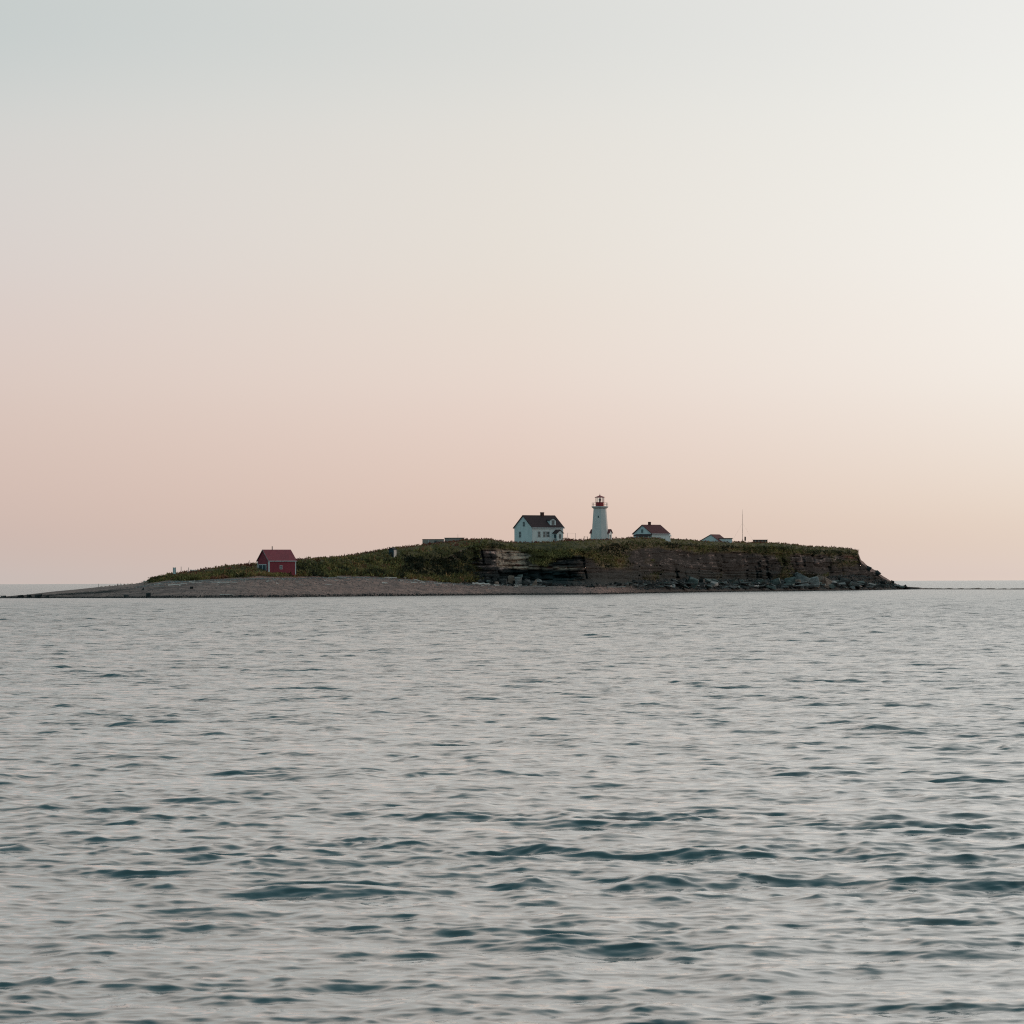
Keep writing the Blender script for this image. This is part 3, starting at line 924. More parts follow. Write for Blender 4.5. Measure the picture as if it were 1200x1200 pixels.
# (a dormer hangs on the roof: third level, so its roof and window are pieces of the roof)
xm = (dx0 + dx1) / 2
MB().prism([(dx0 - 0.2, dh - 0.08), (xm, dh + 0.57), (dx1 + 0.2, dh - 0.08), (dx1 + 0.2, dh + 0.04), (xm, dh + 0.69), (dx0 - 0.2, dh + 0.04)], 'y', dy - 0.2, dy + 3.0).build('dormer_roof', M['dark_roof'], rf)
window_fr = MB().box(xm - 0.55, dy - 0.06, dzb + 0.35, xm + 0.55, dy - 0.003, dzb + 1.7).build('dormer_window', M['glass'], rf)
MB().box(xm - 0.68, dy - 0.075, dzb + 0.22, xm - 0.55, dy - 0.002, dzb + 1.83).box(xm + 0.55, dy - 0.075, dzb + 0.22, xm + 0.68, dy - 0.002, dzb + 1.83).box(xm - 0.6, dy - 0.07, dzb + 1.701, xm + 0.6, dy - 0.001, dzb + 1.83).build('dormer_trim', M['trim'], rf)
# enclosed entrance porch with its own little gable
px0, px1 = L * 0.66, L * 0.85
pd = 2.0
ph = 2.55
pm = (px0 + px1) / 2
po = MB().prism([(px0, -1.5), (px1, -1.5), (px1, ph), (pm, ph + 0.85), (px0, ph)], 'y', -pd, -0.003).build('porch', M['white'], ho)
MB().prism([(px0 - 0.25, ph - 0.16), (pm, ph + 0.86), (px1 + 0.25, ph - 0.16), (px1 + 0.25, ph - 0.02), (pm, ph + 1.02), (px0 - 0.25, ph - 0.02)], 'y', -pd - 0.25, -0.004).build('porch_roof', M['dark_roof'], po)
MB().box(pm - 0.42, -pd - 0.05, 0.9, pm + 0.42, -pd - 0.003, 2.2).build('porch_window', M['glass'], po)
MB().box(px0 - 0.05, -pd * 0.78, 0.05, px0 - 0.003, -pd * 0.3, 2.15).build('porch_door', M['slate_blue'], po)
rl = MB()
for i in range(9):
    xx = L * 0.42 + i * (px0 - L * 0.42 - 0.1) / 8
    rl.box(xx - 0.04, -1.45, -0.6, xx + 0.04, -1.37, 1.0)
rl.box(L * 0.42 - 0.1, -1.5, -0.25, px0 - 0.02, -0.01, -0.05).box(L * 0.42 - 0.05, -1.46, 0.95, px0 - 0.02, -1.36, 1.05)
rl.build('deck', M['white_stone'], ho)

# ------------------------------------------------------------------ lighthouse
Y = SY(703) + 74
s_ = ppm(Y)
c = at(703.2, 632.0, Y)
lh = thing('lighthouse', 'white eight sided lighthouse tower with red lantern room', 'lighthouse', c, 0.0)
RO = math.radians(8.0)
g0 = (632.0 - 596.3) / s_
MB().ring(8, [(10.6 / s_, -2.0), (10.3 / s_, 0.0), (7.6 / s_, g0)], RO).build('tower', M['white_stone'], lh)
ga = MB().ring(8, [(7.65 / s_, g0 + 0.003), (9.2 / s_, g0 + 0.35), (9.9 / s_, g0 + 0.55), (9.9 / s_, g0 + 0.78)], RO).build('gallery', M['white_stone'], lh)
zt = g0 + 0.78
rail = MB()
for i in range(16):
    a0, a1 = 2 * math.pi * i / 16 + RO, 2 * math.pi * (i + 1) / 16 + RO
    R_ = 9.4 / s_ * (math.cos(math.pi / 8) if i % 2 else 1.0); R1 = 9.4 / s_ * (1.0 if i % 2 else math.cos(math.pi / 8))
    p0 = (R_ * math.cos(a0), R_ * math.sin(a0)); p1 = (R1 * math.cos(a1), R1 * math.sin(a1))
    rail.tube((*p0, zt), (*p0, zt + 1.1), 0.03, 0.03, 5)
    for zz_ in (0.55, 1.08):
        rail.tube((*p0, zt + zz_), (*p1, zt + zz_), 0.022, 0.022, 4)
rail.build('railing', M['metal'], ga)
lr = 5.0 / s_
MB().ring(8, [(lr, zt + 0.003), (lr, zt + 1.15), (lr + 0.08, zt + 1.18), (lr + 0.08, zt + 1.26)], RO).build('lantern_base', M['red_paint'], lh)
gl = mat('lantern_glass', (0.85, 0.9, 0.9), 0.02, 0.5)
gb = gl.node_tree.nodes['Principled BSDF']; gb.inputs['Transmission Weight'].default_value = 0.97; gb.inputs['IOR'].default_value = 1.02
ln = MB().ring(8, [(lr - 0.08, zt + 1.27), (lr - 0.08, zt + 2.65)], RO).build('lantern_glazing', gl, lh)
for i in range(8):
    a0 = 2 * math.pi * i / 8 + RO
    x_, y_ = (lr - 0.02) * math.cos(a0), (lr - 0.02) * math.sin(a0)
    MB().tube((x_, y_, zt + 1.262), (x_, y_, zt + 2.66), 0.05, 0.05, 6).build('mullion', M['red_paint'], ln)
MB().ring(12, [(0.16, zt + 1.3), (0.16, zt + 1.6), (0.34, zt + 1.75), (0.38, zt + 2.05), (0.30, zt + 2.35), (0.1, zt + 2.45)]).build('lamp', mat('lens', (0.35, 0.30, 0.28), 0.2, 0.6), ln)
MB().ring(8, [(lr + 0.28, zt + 2.66), (lr + 0.30, zt + 2.80), (lr * 0.55, zt + 3.12), (0.16, zt + 3.3)], RO).build('lantern_roof', M['red_paint'], lh)
MB().ring(10, [(0.12, zt + 3.28), (0.2, zt + 3.42), (0.12, zt + 3.56), (0.03, zt + 3.62), (0.025, zt + 4.1)]).build('finial', M['metal'], lh)
for zz_ in (6.6,):
    rr_ = (10.3 - (10.3 - 7.6) * zz_ / g0) / s_ * math.cos(math.pi / 8)
    an = RO - math.radians(22.5 + 90 - 0)
    w_ = MB().box(-0.2, -rr_ - 0.03, zz_, 0.2, -rr_ + 0.12, zz_ + 0.6).build('window', M['glass'], lh)
    w_.rotation_euler = (0, 0, RO - math.radians(22.5) + math.radians(0))
# low store built against the foot of the tower
LW, LD = 22.5 / s_, 3.4
ax = MB().prism([(0, -2), (LD, -2), (LD, 2.0), (LD / 2, 2.95), (0, 2.0)], 'x', 0, LW).build('annex', M['white'], lh)
ax.location = (-11.2 / s_, 0.9, 0); ax.rotation_euler = (0, 0, math.radians(-16))
MB().prism([(-0.35, 1.78), (LD / 2, 2.96), (LD + 0.35, 1.78), (LD + 0.35, 1.92), (LD / 2, 3.12), (-0.35, 1.92)], 'x', -0.3, LW + 0.3).build('annex_roof', M['maroon_roof'], ax)
MB().box(LW + 0.003, LD * 0.25, -0.4, LW + 0.06, LD * 0.55, 1.35).build('annex_door', M['dark'], ax)

# ------------------------------------------------------------------ cottage with maroon roof
Y = SY(766) + 62
s_ = ppm(Y)
TH = math.radians(45)
c = at(764.0, 631.4, Y)
co = thing('cottage', 'white cottage with maroon pitched roof right of the lighthouse', 'cottage', c, TH)
W, L = 21.2 / s_ / math.sin(TH), 20.6 / s_ / math.cos(TH)
H, RS = 6.2 / s_, 9.8 / s_
rf = gable_house(co, L, W, H, RS, M['white'], M['maroon_roof'], 0.4, 0.18, 2.5, 0.35, M['trim'])
MB().box(L * 0.36, W / 2 - 0.35, H + RS - 0.3, L * 0.36 + 0.7, W / 2 + 0.35, H + RS + 1.15).box(L * 0.36 - 0.06, W / 2 - 0.41, H + RS + 0.98, L * 0.36 + 0.76, W / 2 + 0.41, H + RS + 1.08).build('chimney', M['brick'], rf)
window_y(co, W * 0.52, H + 0.3, 0.9, 1.1)
MB().prism([(0.02, 1.45), (-0.003, 1.6), (-1.6, 1.05), (-1.6, 0.9)], 'y', -0.1, W * 0.86).build('porch_roof', M['dark_roof'], co)
for yy in (0.1, W * 0.28, W * 0.56, W * 0.82):
    MB().box(-1.5, yy - 0.05, -2.0, -1.4, yy + 0.05, 0.93).build('porch_post', M['trim'], co)
MB().prism([(W * 0.1, -2.5), (W * 0.7, -2.5), (W * 0.7, 1.0), (W * 0.4, 2.3), (W * 0.1, 1.0)], 'x', L + 0.003, L + 1.6).build('side_room', M['white'], co)
MB().prism([(W * 0.06, 0.86), (W * 0.4, 2.35), (W * 0.74, 0.86), (W * 0.74, 1.0), (W * 0.4, 2.52), (W * 0.06, 1.0)], 'x', L + 0.004, L + 1.85).build('side_room_roof', M['trim'], co)

# ------------------------------------------------------------------ low white building with flat wing
Y = SY(840) + 66
s_ = ppm(Y)
TH = math.radians(28)
c = at(842.0, 637.0, Y)
lb = thing('outbuilding', 'low white gabled outbuilding with brown roofed wing near the mast', 'outbuilding', c, math.radians(66))
W2 = 20.6 / s_ / math.sin(math.radians(66)); L2 = 8.0
h2 = 1.0
MB().prism([(0, -2.5), (W2, -2.5), (W2, h2), (W2 * 0.42, h2 + 2.15), (0, h2)], 'x', 0, L2).build('wall', M['white'], lb)
MB().prism([(-0.3, h2 - 0.16), (W2 * 0.42, h2 + 2.17), (W2 + 0.3, h2 - 0.12), (W2 + 0.3, h2 + 0.08), (W2 * 0.42, h2 + 2.3), (-0.3, h2 - 0.02)], 'x', -0.25, L2 + 0.25).build('roof', M['maroon_roof'], lb)
wc = at(843.0, 637.0, Y + 1.5)
wg = MB().box(0, 0, -2, 15.0 / s_, 3.0, 1.7).build('wing', M['white'], lb)
wg.matrix_parent_inverse = Matrix.Identity(4)
inv = Matrix.Rotation(-math.radians(66), 4, 'Z')
wg.matrix_local = inv @ Matrix.Translation(wc - c)
MB().box(-0.2, -0.25, 1.705, 15.0 / s_ + 0.25, 3.2, 1.95).build('wing_roof', M['brown'], wg)

# ------------------------------------------------------------------ mast, cabinet, low stores
Y = SY(870) + 64
s_ = ppm(Y)
b0 = at(870.2, 637.0, Y); t0 = at(870.2, 597.0, Y)
ms = thing('radio_mast', 'tall thin radio mast standing alone on the plateau', 'mast', b0)
hh = t0.z - b0.z
MB().tube((0, 0, -0.5), (0, 0, hh * 0.86), 0.065, 0.05, 8).build('pole', M['metal'], ms)
MB().tube((0, 0, hh * 0.86), (0, 0, hh), 0.035, 0.02, 6).build('antenna', M['metal'], ms)
MB().box(-0.45, -0.3, 0, 0.45, 0.3, 1.0).box(-0.12, -0.12, 1.0, 0.12, 0.12, 1.5).build('footing', M['dark'], ms)
gy = MB()
for a_ in (200, 340, 90):
    gy.tube((0, 0, hh * 0.6), (4.5 * math.cos(math.radians(a_)), 4.5 * math.sin(math.radians(a_)), 0.2), 0.012, 0.012, 4)
gy.build('guy_wire', M['metal'], ms)
b0 = at(873.2, 636.6, Y + 1)
cb = thing('cabinet', 'narrow brown equipment cabinet just right of the mast', 'cabinet', b0)
MB().box(-0.25, -0.3, 0.9, 0.3, 0.3, 2.35).build('box', M['brown'], cb)
MB().box(-0.06, -0.06, -0.4, 0.08, 0.06, 0.9).build('post', M['metal'], cb)
Y = SY(890) + 64
s_ = ppm(Y)
b0 = at(883.3, 637.3, Y)
ls = thing('low_shed', 'long low brown shed with flat roof near the right end of the plateau', 'shed', b0, math.radians(4))
LL = 16.2 / s_
MB().box(0, 0, -1.0, LL, 2.4, 1.32).build('wall', M['brown'], ls)
MB().box(-0.15, -0.15, 1.325, LL + 0.15, 2.55, 1.5).build('roof', M['dark'], ls)
for i in range(4):
    MB().box(LL * (0.08 + 0.24 * i), -0.05, -0.4, LL * (0.08 + 0.24 * i) + 0.45, -0.003, 1.2).build('panel', M['grey_wood'], ls)

# two low grey blocks on the hill left of the house
Y = SY(520) + 76
s_ = ppm(Y)
b0 = at(495.3, 640.0, Y)
bk = thing('bunker', 'low grey flat roofed block with pale upright, left one on the hilltop', 'bunker', b0, math.radians(2))
LL = 25.0 / s_; hh = (640.0 - 631.6) / s_
MB().box(0, 0, -1.5, LL, 4.0, hh - 0.18).build('wall', M['grey'], bk)
MB().box(-0.06, -0.06, hh - 0.177, LL + 0.06, 4.06, hh - 0.05).build('roof', M['dark'], bk)
MB().box(LL * 0.27, -0.16, -0.8, LL * 0.30, -0.003, hh - 0.2).build('upright', M['trim'], bk)
for f_ in (0.55,):
    MB().box(LL * f_, -0.05, 0.2, LL * f_ + 0.9, -0.003, hh - 0.5).build('shutter', M['slate_blue'], bk)
b0 = at(521.0, 638.0, Y + 4)
bk2 = thing('bunker', 'low grey block half sunk in grass, right one on the hilltop', 'bunker', b0, math.radians(-2))
LL = 22.5 / s_; hh = (638.0 - 630.2) / s_
MB().box(0, 0, -1.5, LL, 4.0, hh - 0.15).build('wall', M['grey'], bk2)
MB().box(-0.1, -0.1, hh - 0.147, LL + 0.1, 4.1, hh + 0.03).build('roof', M['dark'], bk2)
MB().tube((LL * 0.69, 1.0, hh), (LL * 0.69, 1.0, hh + 1.1), 0.04, 0.03, 6).build('pipe', M['metal'], bk2)

# outhouse on the slope
Y = SY(459) + 59
s_ = ppm(Y)
b0 = at(461.3, 655.5, Y)
oh = thing('outhouse', 'tall narrow outhouse with sunlit right side on the green slope', 'outhouse', b0, math.radians(-30))
MB().prism([(-1.55, -1), (0, -1), (0, 2.75), (-0.78, 3.2), (-1.55, 2.75)], 'y', 0, 1.5).build('wall', M['slate_blue'], oh)
MB().prism([(-1.7, 2.68), (-0.78, 3.22), (0.15, 2.68), (0.15, 2.8), (-0.78, 3.36), (-1.7, 2.8)], 'y', -0.15, 1.65).build('roof', M['dark'], oh)
MB().box(0.003, 0.05, -1, 0.07, 1.45, 2.7).build('painted_sunlit_side', M['pale_wood'], oh)  # thin pale sheet: sunlight on the right wall, put into the colour
MB().box(-1.2, -0.06, 0.05, -0.35, -0.003, 2.0).build('door', M['dark'], oh)

# ------------------------------------------------------------------ posts and small upright things
def post(px, ptop, pbot, w, m_, label, dY=None, name='post', cat='post', group=None):
    g = ground_at(px, pbot)
    Y = g.y if dY is None else g.y + dY
    a_, b_ = at(px, ptop, Y), at(px, pbot, Y)
    o = MB().tube((0, 0, -0.4), (0.02, 0, a_.z - b_.z), w / 2, w / 2 * 0.85, 7).build(name, m_)
    o.location = b_
    return tag(o, label, cat, group)
b0 = at(204.6, 674.0, ground_at(205, 674).y)
mk = thing('marker_board', 'upright white board on posts at the left end of the scrub', 'marker', b0, math.radians(-20))
MB().box(-0.36, -0.04, 0.3, 0.30, 0.03, 2.0).build('board', M['white'], mk)
MB().box(-0.46, -0.06, -0.4, -0.363, 0.06, 2.1).build('post', M['metal'], mk)
MB().box(0.303, -0.06, -0.4, 0.38, 0.06, 2.1).build('post', M['metal'], mk)
post(212.2, 664.0, 671.5, 0.16, M['grey_wood'], 'thin dark post just right of the white marker board')
post(221.0, 665.0, 671.0, 0.16, M['grey_wood'], 'leaning short post second right of the white marker board')
post(235.0, 665.5, 669.5, 0.22, M['brown'], 'stubby brown post on the skyline between marker board and red shed')
post(292.5, 656.5, 661.0, 0.12, M['grey_wood'], 'thin stake on the skyline just left of the red shed')
post(398.0, 650.0, 654.0, 0.14, M['brown'], 'short stake on the skyline right of the red shed')
post(386.0, 651.0, 654.0, 0.12, M['brown'], 'tiny stake on the skyline nearer the red shed')
post(115.5, 684.0, 688.5, 0.12, M['grey_wood'], 'bare stick standing on the low gravel spit, leftmost')
post(138.0, 684.0, 687.0, 0.3, M['dark'], 'dark stump standing on the gravel spit')
post(141.5, 683.0, 687.0, 0.12, M['pale_wood'], 'pale stick beside the dark stump on the gravel spit')
Yl = SY(703) + 74
b0 = at(684.6, 632.8, Yl - 4)
fn = thing('fence', 'short two post fence left of the lighthouse', 'fence', b0)
sf = ppm(Yl)
MB().tube((0, 0, -0.5), (0, 0, 1.15), 0.09, 0.08, 6).build('post', M['dark'], fn)
MB().tube((3.9 / sf, 0, -0.5), (3.9 / sf, 0, 1.05), 0.08, 0.07, 6).build('post', M['dark'], fn)
MB().tube((0, 0, 0.95), (3.9 / sf, 0, 0.9), 0.04, 0.04, 5).build('rail', M['dark'], fn)
Yh = SY(630) + 66
b0 = at(665.0, 634.5, Yh + 6)
cl = thing('clothes_line', 'faint clothes line posts beside the right end of the white house', 'clothes line', b0)
MB().tube((0, 0, -0.5), (0, 0, 2.6), 0.05, 0.04, 6).build('post', M['grey_wood'], cl)
MB().tube((2.4, 0, -0.5), (2.4, 0, 2.5), 0.05, 0.04, 6).build('post', M['grey_wood'], cl)
MB().tube((0, 0, 2.5), (2.4, 0, 2.4), 0.015, 0.015, 4).build('line', M['grey_wood'], cl)

# reddish bush between house and lighthouse
for px_, r_, lab in ((664.5, 1.3, 'reddish brown bush against the right end of the white house'), (669.5, 1.0, 'smaller reddish bush between the white house and the lighthouse')):
    b0 = at(px_, 634.6, Yh - 2)
    bs = thing('bush', lab, 'bush', b0)
    n_ = 46
    pts = [Vector((random.gauss(0, 0.55) * r_, random.gauss(0, 0.4) * r_, random.uniform(0, 0.55) * r_)) for _ in range(n_)]
    clumps('leaves', pts, [random.uniform(0.25, 0.45) for _ in pts], [tint(random.uniform(3.6, 4.9)) for _ in pts], 9, parent=bs)
    MB().tube((0, 0, -0.3), (0, 0, 0.4), 0.06, 0.03, 5).build('stem', M['brown'], bs)

# ------------------------------------------------------------------ driftwood
def log_mesh(L, r_, bend, seedn, branches=1, n=7):
    """bleached trunk lying along x, knobbly and bent, with stubs of branches"""
    rs = random.Random(seedn)
    m = MB()
    K = 9
    pts = [Vector((L * (i / (K - 1) - 0.5), bend * math.sin(math.pi * i / (K - 1)) + rs.uniform(-1, 1) * r_ * 0.6, r_ + rs.uniform(-0.3, 0.5) * r_)) for i in range(K)]
    rad = [r_ * (1.15 - 0.6 * i / (K - 1)) * rs.uniform(0.82, 1.15) for i in range(K)]
    rad[0] *= 1.35
    rings = []
    for i, p in enumerate(pts):
        for j in range(n):
            a_ = 2 * math.pi * j / n
            q = rad[i] * rs.uniform(0.88, 1.1)
            m.v.append((p.x, p.y + q * math.cos(a_), p.z + q * math.sin(a_)))
    for i in range(K - 1):
        for j in range(n):
            m.f.append((i * n + j, i * n + (j + 1) % n, (i + 1) * n + (j + 1) % n, (i + 1) * n + j))
    m.f.append(tuple(range(n))[::-1]); m.f.append(tuple((K - 1) * n + j for j in range(n)))
    for _ in range(branches):
        i = rs.randint(2, K - 2); p = pts[i]
        d = Vector((rs.uniform(-0.6, 0.6), rs.uniform(-0.8, 0.8), rs.uniform(0.3, 1.0))).normalized() * L * rs.uniform(0.10, 0.22)
        m.tube(p, p + d, rad[i] * 0.45, rad[i] * 0.2, 6)
    return m

def log(px, py, lpx, tpx, slope, label, m_='pale_wood', branches=1, group=None, yawd=None, seedn=0, lift=0.0):
    """lpx long and tpx thick in photo pixels, slope in photo pixels over its length"""
    g = ground_at(px, py)
    s__ = ppm(g.y)
    L = lpx / s__; r_ = tpx / s__ / 2
    yaw = math.radians(yawd if yawd is not None else random.uniform(-14, 14))
    o = log_mesh(L / max(0.5, math.cos(yaw)), r_, random.uniform(-0.06, 0.06) * L, int(px * 10) + seedn, branches).build('driftwood_log', M[m_])
    o.location = g + Vector((0, -r_ * 0.3, -r_ * 0.25 + lift))
    o.rotation_euler = (0, math.atan2(slope, lpx), yaw)
    return tag(o, label, 'driftwood', group or 'driftwood logs on the beach')

log(449.5, 677.4, 30, 1.5, 1.0, 'long thin pale log lying straight along the foot of the scrub', branches=0, yawd=2)
log(451, 684.2, 6.5, 2.1, 0, 'short thick white log alone low on the gravel')
log(491, 681.0, 15, 1.1, 4.0, 'slanting pale log leaning down the beach, right of the long straight one', branches=1, yawd=5)
log(485, 683.6, 8, 1.5, 0.3, 'pinkish log crossing under the slanting one')
log(495, 683.4, 6, 1.1, -0.6, 'small pale log touching the lower end of the slanting one')
log(473.5, 677.8, 4, 1.4, 0, 'stubby pale log at the edge of the scrub')
log(513, 684.4, 9, 1.3, 0.2, 'short pale log between the slanting one and the big pink one', branches=0)
log(564, 686.6, 21, 3.0, 0.5, 'big bright pink log at the foot of the headland', branches=0, yawd=3, lift=0.25)
log(581.5, 686.8, 7, 2.0, 0, 'small white log just right of the big pink one', branches=0)
log(607, 686.6, 9, 1.6, -0.4, 'pale log lying between boulders below the big white house')
log(385, 685.6, 8, 1.1, 0, 'thin pale log on the gravel right of the red shed')
log(399, 678.5, 9, 2.6, 1.5, 'tangled root end of a washed up tree below the scrub', 'grey_wood', 4)
log(404, 681.0, 12, 1.0, -1.4, 'grey branch lying across the root tangle', 'grey_wood', 2)
log(208, 685.6, 22, 1.5, -2.0, 'long pinkish log below the white marker board', branches=1, yawd=4)
log(172, 681.9, 8, 1.2, 0.2, 'white log under the left end of the scrub', branches=0)
log(190, 688.0, 20, 0.9, -0.3, 'thin faded plank flat on the gravel, lower left', 'grey_wood', 0)
log(229, 683.0, 15, 1.2, 0.6, 'pale driftwood trunk with a stub, left of the red shed', branches=2)
log(262, 682.8, 32, 1.2, 0.0, 'very long thin log lying level left of the red shed', branches=0, yawd=1)
log(266, 697.4, 17, 1.0, 0.8, 'pale log stranded near the waterline', branches=1, yawd=0)
log(227, 671.0, 9, 1.2, 0.0, 'white plank lying on the scrub right of the marker board', branches=0, yawd=0, lift=0.5)
log(325, 684.8, 2.6, 2.0, 0, 'round white lump of wood on the gravel below the red shed', branches=0)
log(712, 688.6, 42, 1.1, -1.0, 'very long straight pole lying at the foot of the dark cliff', 'pale_wood', 0, yawd=4)
log(640, 688.0, 30, 0.8, 0.2, 'thin dark stick line where the gravel meets the cliff', 'grey_wood', 0, yawd=2)
log(240, 677.0, 11, 1.0, 0.4, 'short faded branch at the scrub edge left of the red shed', 'grey_wood', 2)
for i in range(64):
    px_ = random.choice([random.uniform(180, 300), random.uniform(300, 470), random.uniform(470, 620)])
    top = float(np.interp(px_, [180, 300, 370, 400, 450, 500, 560, 620], [684.5, 680.5, 681, 679, 679, 683.5, 686.5, 687.5]))
    log(px_, top + abs(random.gauss(0, 1.9)) + 0.2, random.uniform(1.6, 7), random.uniform(0.5, 1.1), random.uniform(-0.6, 0.6),
        'small %s scrap of driftwood %s' % ('pale' if i % 2 else 'grey', 'on the gravel left of the red shed' if px_ < 300 else ('on the gravel below the outhouse and scrub' if px_ < 480 else 'on the gravel below the headland')),
        'pale_wood' if i % 2 else 'grey_wood', random.choice([0, 0, 1]), 'small driftwood scattered on the gravel', seedn=i)

# ------------------------------------------------------------------ boulders
def rock_nodes(c0, c1, c2):
    def f(t, b):
        v = pos_vec(t, (0.8, 0.8, 1.6))
        c, fac = noise_col(t, v, 0.9, [(0.32, c0), (0.5, c1), (0.68, c2)], 7, 0.7)
        t.links.new(c, b.inputs['Base Color']); b.inputs['Roughness'].default_value = 0.85
        bp = N(t, 'ShaderNodeBump'); bp.inputs['Distance'].default_value = 0.12
        t.links.new(fac, bp.inputs['Height']); t.links.new(bp.outputs[0], b.inputs['Normal'])
    return f
RM = {
    'pale': mat('pale_rock', spec=0.2, build=rock_nodes((0.12, 0.115, 0.11), (0.30, 0.28, 0.27), (0.46, 0.42, 0.40))),
    'mid': mat('grey_rock', spec=0.2, build=rock_nodes((0.025, 0.025, 0.025), (0.085, 0.08, 0.078), (0.19, 0.17, 0.16))),
    'dark': mat('dark_rock', spec=0.2, build=rock_nodes((0.014, 0.016, 0.017), (0.035, 0.037, 0.037), (0.08, 0.075, 0.073))),
    'warm': mat('warm_rock', spec=0.2, build=rock_nodes((0.12, 0.075, 0.06), (0.30, 0.20, 0.16), (0.42, 0.30, 0.24))),
    'green': mat('mossy_rock', spec=0.2, build=rock_nodes((0.04, 0.050, 0.047), (0.13, 0.15, 0.14), (0.27, 0.28, 0.26))),
}
def rock_mesh(name, seedn, flat):
    """broken block: hull of a few points in a slab-like box, its edges chipped"""
    rs = random.Random(seedn)
    bm = bmesh.new()
    for _ in range(15):
        v = Vector([rs.choice((-1, 1)) * rs.uniform(0.55, 1.0) if rs.random() < 0.8 else rs.uniform(-1, 1) for _ in range(3)])
        bm.verts.new((v.x, v.y, v.z * flat))
    bmesh.ops.convex_hull(bm, input=bm.verts)
    loose = [v for v in bm.verts if not v.link_faces]
    if loose: bmesh.ops.delete(bm, geom=loose, context='VERTS')
    bmesh.ops.bevel(bm, geom=list(bm.edges), offset=0.06, segments=1, affect='EDGES')
    for v in bm.verts:
        v.co += Vector([rs.uniform(-0.03, 0.03) for _ in range(3)])
    me = bpy.data.meshes.new(name); bm.to_mesh(me); bm.free()
    return me
VAR = [rock_mesh('boulder', 100 + i, 0.95) for i in range(10)]
_vm = {}
def rock_variant(i, m_):
    k = (i % len(VAR), m_)
    if k not in _vm:
        me = VAR[k[0]].copy(); me.materials.append(RM[m_]); _vm[k] = me
    return _vm[k]
def boulder(px, py, wpx, hpx, m_, label, group=None, tilt=0.0, var=None, fwd=0.0, depth=None, cat='boulder', name='boulder'):
    """px, py: centre of its foot in the photograph"""
    g = ground_at(px, py)
    s__ = ppm(g.y)
    w, h_ = wpx / s__, hpx / s__
    o = bpy.data.objects.new(name, rock_variant(var if var is not None else random.randrange(10), m_))
    col.objects.link(o)
    o.scale = (w * 0.60, (depth or w * random.uniform(0.7, 1.0)) * 0.6, h_ * 0.68)
    q = at(px, py, g.y - fwd)
    o.location = Vector((q.x, q.y, q.z + h_ * 0.38))
    o.rotation_euler = (random.uniform(-0.15, 0.15), math.radians(tilt), random.uniform(-0.35, 0.35))
    return tag(o, label, cat, group)
G1 = 'boulders at the foot of the cliff'
boulder(939, 684, 15, 12, 'pale', 'biggest pale blue grey boulder leaning against the cliff foot, far right', G1, 18, 1, 1.5)
boulder(926, 684.5, 12, 8, 'green', 'mossy pale boulder just left of the biggest one', G1, -10, 2, 2.0)
boulder(908, 684.5, 12, 6.5, 'green', 'low mossy boulder second left of the biggest one', G1, -15, 3, 2.0)
boulder(897, 683, 6, 7, 'mid', 'upright grey boulder at the left of the mossy pair', G1, 20, 4, 1.0)
boulder(961, 683, 11, 9, 'warm', 'tan boulder with rusty face near the green patch', G1, 8, 9, 2.0)
boulder(954, 685, 12, 9, 'pale', 'pale boulder below the tan one', G1, -12, 6, 3.0)
boulder(968, 684.5, 10, 7, 'warm', 'slanted tan boulder touching the green patch', G1, 35, 7, 3.0)
boulder(977, 684.5, 9, 4, 'pale', 'flat bright pale boulder right of the slanted tan one', G1, 0, 8, 3.0)
boulder(990, 684, 14, 6, 'mid', 'broad grey boulder under the right end of the cliff', G1, 5, 9, 3.0)
boulder(951, 686.4, 16, 2.6, 'pale', 'long flat pale slab lying below the boulders, sunlit top', G1, 8, 3, 4.0)
boulder(935, 687.4, 20, 2.6, 'pale', 'long level grey slab in front of the biggest boulder', G1, -2, 4, 4.5)
boulder(811, 687.5, 12, 11, 'green', 'upright pale wedge shaped boulder below the cottage', G1, 26, 0, 3.0)
boulder(822, 687.5, 6, 5, 'mid', 'small boulder tucked beside the wedge shaped one', G1, 0, 5, 3.0)
boulder(833, 684.5, 15, 3.4, 'pale', 'flat pale slab tilted right of the wedge shaped boulder', G1, 14, 6, 3.0)
boulder(828, 681.0, 10, 3.0, 'green', 'short slab stacked above the flat tilted one', G1, 10, 7, 1.5)
boulder(790, 682.0, 17, 2.6, 'mid', 'long fallen slab sloping down below the cottage, upper', G1, 30, 1, 2.0)
boulder(797, 685.0, 22, 2.6, 'green', 'long fallen slab sloping down below the cottage, lower', G1, 33, 2, 2.6)
boulder(781, 684.0, 15, 2.6, 'mid', 'fallen slab sloping down, leftmost of the three slabs', G1, 32, 8, 2.0)
boulder(626, 685.5, 6.0, 7.5, 'warm', 'small pinkish pointed boulder standing on the gravel', G1, 0, 4, 1.0)
boulder(598.5, 682.5, 6.5, 8.5, 'warm', 'tan upright boulder under the warm rock bay', G1, 5, 2, 1.5)
boulder(608, 683.5, 7.5, 8, 'pale', 'rounded pale boulder right of the tan upright one', G1, -8, 5, 1.5)
boulder(590, 684, 8, 6, 'mid', 'grey boulder at the left of the tan upright one', G1, 0, 6, 1.0)
boulder(617, 684, 9, 5, 'mid', 'low grey boulder between the pale and the pointed ones', G1, 0, 7, 1.2)
boulder(582, 685, 5, 3.6, 'warm', 'little brown boulder beside the small white log', G1, 0, 8, 1.0)
boulder(1045.5, 684.6, 4.4, 4.4, 'dark', 'dark knob of rock standing on the far right slope', G1, 20, 6, 0.0)
boulder(1028, 674.0, 6.0, 5.0, 'dark', 'jutting dark rock on the skyline of the right slope', G1, 40, 2, 0.0)
